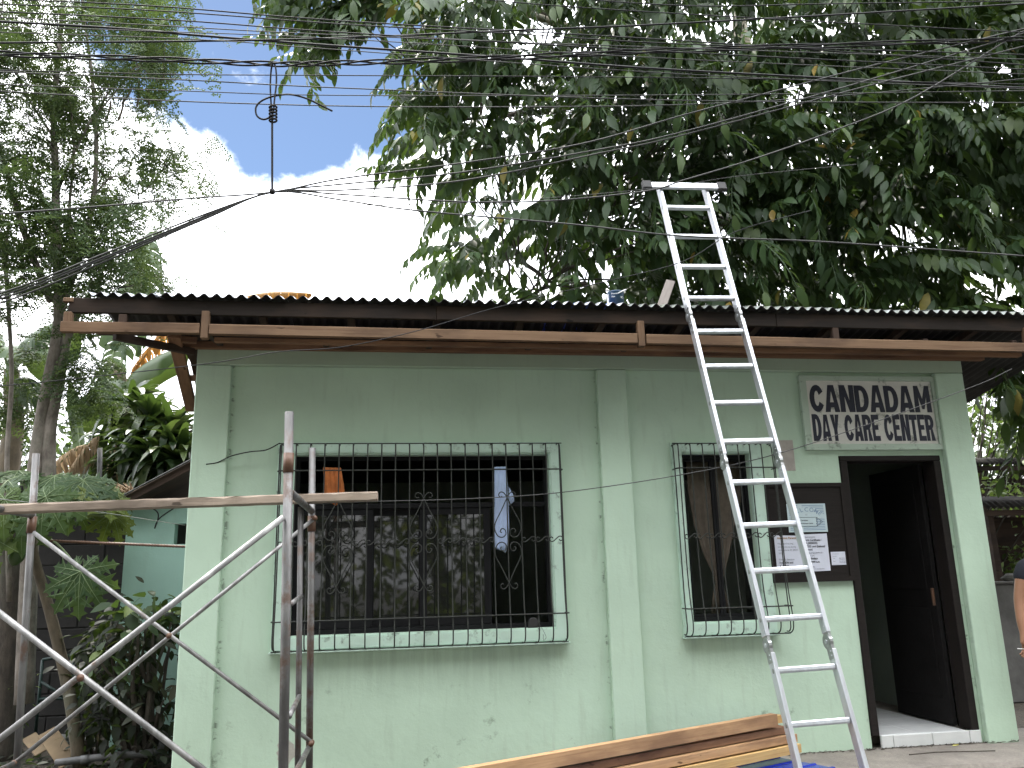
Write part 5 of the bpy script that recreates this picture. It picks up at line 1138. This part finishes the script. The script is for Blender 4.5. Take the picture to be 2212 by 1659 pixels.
tag(MB().tube(catmull([aty(285, 1086, YA-.1), aty(315, 1092, YA-.12), aty(338, 1104, YA-.12), aty(342, 1118, YA-.12), aty(334, 1142, YA-.1), aty(341, 1124, YA-.12), aty(360, 1108, YA-.1), aty(400, 1083, YA-.08)], 5), .006, 6).build('loose_wire', 'cable_black', smooth=True), 'black wire dangling in a hook on the annex wall', 'wire')
ra, rb2 = aty(105, 1168, .75), aty(404, 1181, .75); npt = 90
tag(MB().tube([ra.lerp(rb2, i/npt) for i in range(npt+1)], [.0115 if i % 2 else .0095 for i in range(npt+1)], 8).build('rebar_rod', 'rusty_steel'), 'rusty ribbed steel rod spanning from the papaya to the building corner', 'steel rod')
bw = thing('block_wall', 'dark hollow block garden wall behind the papaya trunk', 'wall', (-3.6, 2.75, -.03))
bmsh = [MB().box((-.195, 0, -.095), (.195, .1, .095), bev=.006).mesh('block', 'block_wall')]
for r_ in range(12):
    for c_ in range(10):
        x = -6.2+.4*c_+(.2 if r_ % 2 else 0)
        if x > -2.25 or (r_ > 9 and c_ < 4): continue
        link('block', bmsh[0], bw, Matrix.Translation((x, 2.7+random.uniform(-.006, .006), .07+.2*r_)))
MB().box((-6.4, 2.712, -.03), (-2.2, 2.79, 1.95)).build('mortar', 'block_wall', bw)
for i, (x, y, x2, y2, Y, wd_) in enumerate(((85, 1560, 150, 1655, 1.3, .10), (160, 1560, 245, 1660, 1.2, .12))):
    pass
for (x, y, x2, y2, Y, wd_, lab) in ((62, 1590, 92, 1625, 1.4, .11, 'left brown cardboard scrap lying on the soil'), (100, 1580, 150, 1650, 1.2, .14, 'right brown cardboard scrap lying beside the papaya trunk')):
    o = plank('cardboard_scrap', aty(x, y, Y), aty(x2, y2, Y-.15), .012, wd_, 'cardboard', up=(0, -.6, .8)); tag(o, lab, 'cardboard')
pg = thing('drain_pipe', 'grey plastic drain pipe with an elbow on the soil beside the building', 'pipe', aty(250, 1640, .8))
MB().tube(catmull([aty(120, 1648, .8), aty(240, 1633, .8), aty(320, 1627, .8), aty(345, 1618, .85), aty(352, 1600, .9)], 6), .026, 12).build('pipe', 'pipe_grey', pg, True)
for x, y in ((185, 1640), (322, 1627)): c = aty(x, y, .8); MB().tube([c+Vector((-.03, 0, -.003)), c+Vector((.03, 0, .003))], .031, 12).build('coupling', 'pipe_grey', pg, True)
for i, (x, y, Y, s_) in enumerate(((190, 1605, 1.6, .09), (295, 1608, 1.3, .10), (335, 1590, 1.5, .12), (220, 1618, 1.2, .06), (280, 1590, 1.7, .11), (130, 1600, 1.9, .1))):
    c = aty(x, y, Y); tag(rock(c, (s_, s_*.8, s_*.55), 20+i), ['grey stone beside the papaya trunk', 'grey stone behind the pipe elbow', 'largest grey stone against the building corner', 'smallest grey stone in front of the others', 'grey stone under the dark shrub', 'grey stone behind the cardboard scraps'][i], 'stone', 'stones on the garden soil')
fch = thing('metal_stand', 'rusty green metal stand in the dark garden behind the scaffold', 'stand', aty(110, 1620, 2.1)); Yc = 2.1
for a_, b_ in (((75, 1600), (92, 1425)), ((92, 1425), (155, 1415)), ((155, 1415), (165, 1600)), ((82, 1510), (190, 1508)), ((85, 1470), (160, 1520))):
    MB().tube([aty(*a_, Yc), aty(*b_, Yc)], .014, 8).build('tube', 'green_steel', fch, True)
tag(MB().tube([aty(216, 968, 2.0), aty(214, 1090, 2.0)], .022, 12).build('pipe_post', 'pipe_grey', smooth=True), 'short grey pipe post rising behind the papaya leaves', 'post')
lit = LeafBag(); random.seed(77)
for k in range(900):
    x, y = random.uniform(-4.5, -1.5), random.uniform(.2, 2.6); V, F = leaf_geo(random.uniform(.06, .12), .04, .2, .3); B = basis((random.gauss(0, 1), random.gauss(0, 1), random.gauss(0, .2)), (random.gauss(0, .3), random.gauss(0, .3), 1)); lit.add(V@B.T+np.array([x, y, random.uniform(-.01, .05)]), tri(F), np.full(len(tri(F)), random.random()))
o = link('leaf_litter', lit.mesh('leaf_litter', 'leaf_dark')); tag(o, 'dead leaves scattered over the garden soil', 'leaf litter', kind='stuff')
# bits on the pavement
pv = thing('fallen_leaf', 'small yellow fallen leaf on the pavement before the door step', 'leaf', aty(2057, 1609, -.03)); V, F = leaf_geo(.06, .03, .2, -.1); MB().add([Vector(v)+Vector((4.22, -.04, .008)) for v in V], [tuple(dict.fromkeys(f)) for f in F]).build('blade', 'can_yellow', pv)
sr = thing('root_fringe', 'ragged dirt line along the foot of the wall', 'dirt', (3.9, .03, 0)); mb = MB(); rd = random.Random(8)
for k in range(160):
    x = rd.uniform(2.9, 4.8); c0 = Vector((x, rd.uniform(.0, .03) if not 3.7 < x < 4.53 else .02, .004)); mb.tube([c0, c0+Vector((rd.uniform(-.05, .05), rd.uniform(-.03, .0), rd.uniform(.0, .015)))], .0025, 3)
o = mb.build('debris', 'bark_dark', sr); o['kind'] = 'stuff'
tag(MB().tube(catmull([(3.75, -.22, .004), (4.0, -.20, .005), (4.2, -.23, .004), (4.38, -.30, .012)], 5), .004, 5).build('twig', 'bark_dark'), 'thin curved twig lying on the pavement', 'twig')

# ------------------------------------------------------------------ trees across the road (mirrored in panes; outer ones added to block low sky)
random.seed(606)
cg = [leaf_geo(.34, .17, .2, .3) for _ in range(3)]
def road_tree(label, x, y, h, r_, nb):
    t = thing('roadside_tree', label, 'tree', (x, y, -.21), 'trees across the road'); mb = MB(); P = branch(mb, (x, y, -.21), (x+.4, y, h*.5), .22, .14, 0, 10, 6); mb.build('trunk', 'bark_grey', t, True)
    bag = LeafBag(); lm = MB()
    for k in range(nb):
        c = Vector((x+.4, y, h*.6))+Vector((random.gauss(0, r_*.5), random.gauss(0, r_*.35), random.gauss(0, h*.2)))
        c.z = max(c.z, .8)
        if k % 4 == 0: branch(lm, (x+.4, y, h*.45), c, .06, .02, .05, 5, 4)
        for q in range(40):
            p = np.array(c)+rng.normal(0, .5, 3); V, F = random.choice(cg); B = basis(rng.normal(0, 1, 3)+np.array([0, 0, -.5]), rng.normal(0, .5, 3)+np.array([0, 0, 1])); bag.add(V@B.T+p, tri(F), np.full(len(tri(F)), random.random()))
    lm.build('limbs', 'bark_grey', t); o = link('crown', bag.mesh('crown', 'leaf_shrub'), t); o['kind'] = 'stuff'
road_tree('leafy tree across the road, left one mirrored in the wide window', -4.5, -12, 12.5, 4.2, 240)
road_tree('leafy tree across the road mirrored in the middle window pane', 1.0, -12.5, 13.5, 4.2, 260)
road_tree('leafy tree across the road, right one mirrored in the narrow window', 6.5, -12, 13.0, 4.2, 240)
road_tree('added unseen tree blocking low sky beyond the right end of the row', 12, -11.5, 13.0, 4.2, 240)  # unseen trees from here on are added to cut low skylight
road_tree('added unseen tree blocking low sky beyond the left end of the row', -10.5, -10.5, 12.0, 4.2, 240)
road_tree('unseen tree added at the far left to block low sky', -15, -4.5, 12.0, 4.0, 220)
road_tree('unseen tree added at the far right to block low sky', 18, -5.5, 12.0, 4.0, 220)

hedge('roadside_hedge', 'hedge across the road mirrored low in the window panes', [(random.uniform(-12, 16), random.uniform(-12, -10.5), random.uniform(0, 3.0)) for _ in range(420)], 26, .28, 'leaf_hedge', .38, (1, -11, -.21))

# ------------------------------------------------------------------ person at the right edge
pe_ = thing('person', 'person in a dark shirt at the right edge holding a cigarette', 'person', (5.16, -.20, 0))
def skin_mesh(name, joints, edges, mat, sub=2, root=0):
    me = bpy.data.meshes.new(name); me.from_pydata([Vector(j[0]) for j in joints], edges, []); o = bpy.data.objects.new(name, me); C.objects.link(o)
    md = o.modifiers.new('skin', 'SKIN'); md.use_smooth_shade = True
    for i, j in enumerate(joints): r_ = j[1]; me.skin_vertices[0].data[i].radius = r_ if hasattr(r_, '__len__') else (r_, r_)
    me.skin_vertices[0].data[root].use_root = True
    o.modifiers.new('sub', 'SUBSURF').levels = sub; o.modifiers['sub'].render_levels = sub
    dg = bpy.context.evaluated_depsgraph_get(); m2 = bpy.data.meshes.new_from_object(o.evaluated_get(dg)); bpy.data.objects.remove(o)
    m2.materials.clear(); m2.materials.append(MATS[mat]); m2.polygons.foreach_set('use_smooth', [True]*len(m2.polygons)); return m2
hx, hy, hz_ = aty(2211, 1400, -.22); ax = Vector((hx+.012, -.22, hz_))       # wrist/knuckles of the visible hand
px_ = hx+.37
J = [((px_, -.2, .92), (.11, .08)), ((px_, -.2, 1.12), (.10, .07)), ((px_, -.2, 1.28), (.11, .07)), ((px_, -.2, 1.40), (.055, .055)), ((px_, -.2, 1.46), (.05, .05)), ((px_-.01, -.22, 1.55), (.075, .09)), ((px_-.01, -.22, 1.64), (.07, .085)),
     ((hx+.13, -.2, 1.32), (.058, .058)), ((hx+.06, -.18, 1.06), (.042, .042)), ((hx+.035, -.20, .90), (.038, .038)), ((hx+.025, -.215, hz_+.10), (.026, .028)), ((hx+.018, -.218, hz_+.06), (.024, .034)), ((hx+.014, -.22, hz_+.015), (.015, .036)),
     ((px_+.17, -.2, 1.32), (.058, .058)), ((px_+.24, -.18, 1.06), (.042, .042)), ((px_+.25, -.22, .86), (.034, .034)), ((px_+.25, -.25, .76), (.024, .030)), ((px_+.25, -.26, .68), (.016, .034)),
     ((px_-.09, -.2, .80), (.085, .085)), ((px_-.10, -.21, .48), (.055, .058)), ((px_-.10, -.20, .28), (.05, .052)), ((px_-.10, -.19, .09), (.034, .034)), ((px_-.11, -.25, .045), (.034, .03)), ((px_-.115, -.36, .03), (.036, .02)),
     ((px_+.09, -.2, .80), (.085, .085)), ((px_+.10, -.21, .48), (.055, .058)), ((px_+.10, -.20, .28), (.05, .052)), ((px_+.10, -.19, .09), (.034, .034)), ((px_+.11, -.25, .045), (.034, .03)), ((px_+.115, -.36, .03), (.036, .02))]
Ed = [(0,1),(1,2),(2,3),(3,4),(4,5),(5,6),(2,7),(7,8),(8,9),(9,10),(10,11),(11,12),(2,13),(13,14),(14,15),(15,16),(16,17),(0,18),(18,19),(19,20),(20,21),(21,22),(22,23),(0,24),(24,25),(25,26),(26,27),(27,28),(28,29)]
body = skin_mesh('body', J, Ed, 'skin'); bo = link('body', body, pe_)
# fingers: their own short chains rooted inside each palm
def hand(c, sx, curl):
    m = MB(); out = []
    for i, (dx, ln) in enumerate(((-.027, .062), (-.009, .072), (.009, .068), (.026, .055))):
        p0 = Vector((c[0]+.002*i, c[1]+dx, c[2]+.01)); p1 = p0+Vector((-.004*sx, 0, -ln*.5)); p2 = p1+Vector((-.012*sx-curl, 0, -ln*.35)); p3 = p2+Vector((-.014*sx-curl, 0, -ln*.22)); m.tube(catmull([p0+Vector((0, 0, .03)), p0, p1, p2, p3], 3), [.0085]*4+[.0088]*4+[.0078]*4+[.005], 8)
    p0 = Vector((c[0], c[1]-.032, c[2]+.06)); m.tube(catmull([p0, p0+Vector((-.012*sx, -.016, -.03)), p0+Vector((-.022*sx, -.012, -.055)), p0+Vector((-.028*sx, -.002, -.075))], 3), [.011, .011, .011, .0105, .010, .010, .0095, .009, .008, .006], 8)
    return m
hand((hx+.014, -.22, hz_), 1, .004).build('fingers', 'skin', pe_, True); hand((px_+.25, -.26, .665), -1, -.004).build('fingers', 'skin', pe_, True)
SHJ = [((px_, -.2, .84), (.18, .14)), ((px_, -.2, 1.08), (.18, .135)), ((px_, -.2, 1.27), (.185, .13)), ((px_, -.2, 1.385), (.075, .07)), ((hx+.14, -.2, 1.325), (.07, .07)), ((hx+.095, -.185, 1.19), (.066, .066)), ((px_+.17, -.2, 1.325), (.07, .07)), ((px_+.215, -.185, 1.19), (.066, .066))]
shm = skin_mesh('shirt', SHJ, [(0,1),(1,2),(2,3),(2,4),(4,5),(2,6),(6,7)], 'shirt_navy'); link('shirt', shm, pe_)
STJ = [((px_, -.2, .93), (.16, .12)), ((px_-.09, -.2, .78), (.10, .10)), ((px_-.10, -.205, .50), (.085, .085)), ((px_+.09, -.2, .78), (.10, .10)), ((px_+.10, -.205, .50), (.085, .085))]
link('shorts', skin_mesh('shorts', STJ, [(0,1),(1,2),(0,3),(3,4)], 'shorts_grey'), pe_)
MB().lathe([(.02, .10), (.06, .09), (.086, .05), (.092, .0), (.088, -.05), (.07, -.09)], 16, Matrix.Translation((px_-.01, -.195, 1.63))).build('hair', 'hair_black', pe_, True)
fce = MB(); fce.tube(catmull([(px_-.01, -.305, 1.60), (px_-.01, -.325, 1.575), (px_-.01, -.31, 1.565)], 3), .011, 6); fce.build('nose', 'skin', pe_, True)
ey = MB()
for sx in (-1, 1): ey.lathe([(.0, -.008), (.009, -.004), (.009, .004), (.0, .008)], 8, Matrix.Translation((px_-.01+sx*.032, -.302, 1.605)))
ey.build('eyes', 'hair_black', pe_, True); MB().tube([(px_-.035, -.298, 1.535), (px_-.01, -.305, 1.533), (px_+.015, -.298, 1.535)], .006, 6).build('mouth', 'skin', pe_, True)
for sx in (-1, 1): MB().lathe([(.004, -.012), (.026, -.008), (.026, .008), (.004, .012)], 10, Matrix.Translation((px_-.01+sx*.083, -.2, 1.59)) @ Matrix.Rotation(R(90), 4, 'Y')).build('ear', 'skin', pe_, True)
for sx in (-1, 1):
    MB().box((px_+sx*.112-.05, -.43, .001), (px_+sx*.112+.05, -.16, .016), bev=.006).build('sandal', 'sandal', pe_); MB().tube(catmull([(px_+sx*.112-.045, -.27, .014), (px_+sx*.112-.03, -.32, .055), (px_+sx*.112+.01, -.37, .05), (px_+sx*.112+.04, -.30, .05), (px_+sx*.112+.046, -.26, .014)], 3), .007, 6).build('sandal_strap', 'sandal', pe_, True)
cg_ = thing('cigarette', 'white cigarette held in the hand of the person at the right edge', 'cigarette', (hx, -.235, hz_-.03))
c0 = aty(2213, 1402, -.23); c1 = aty(2197, 1401, -.23); MB().tube([c0, c1], .0042, 8).build('paper_tube', 'cigarette_white', cg_, True); MB().tube([c1, c1+(c1-c0).normalized()*.004], .0040, 8).build('ash', 'pipe_grey', cg_, True)
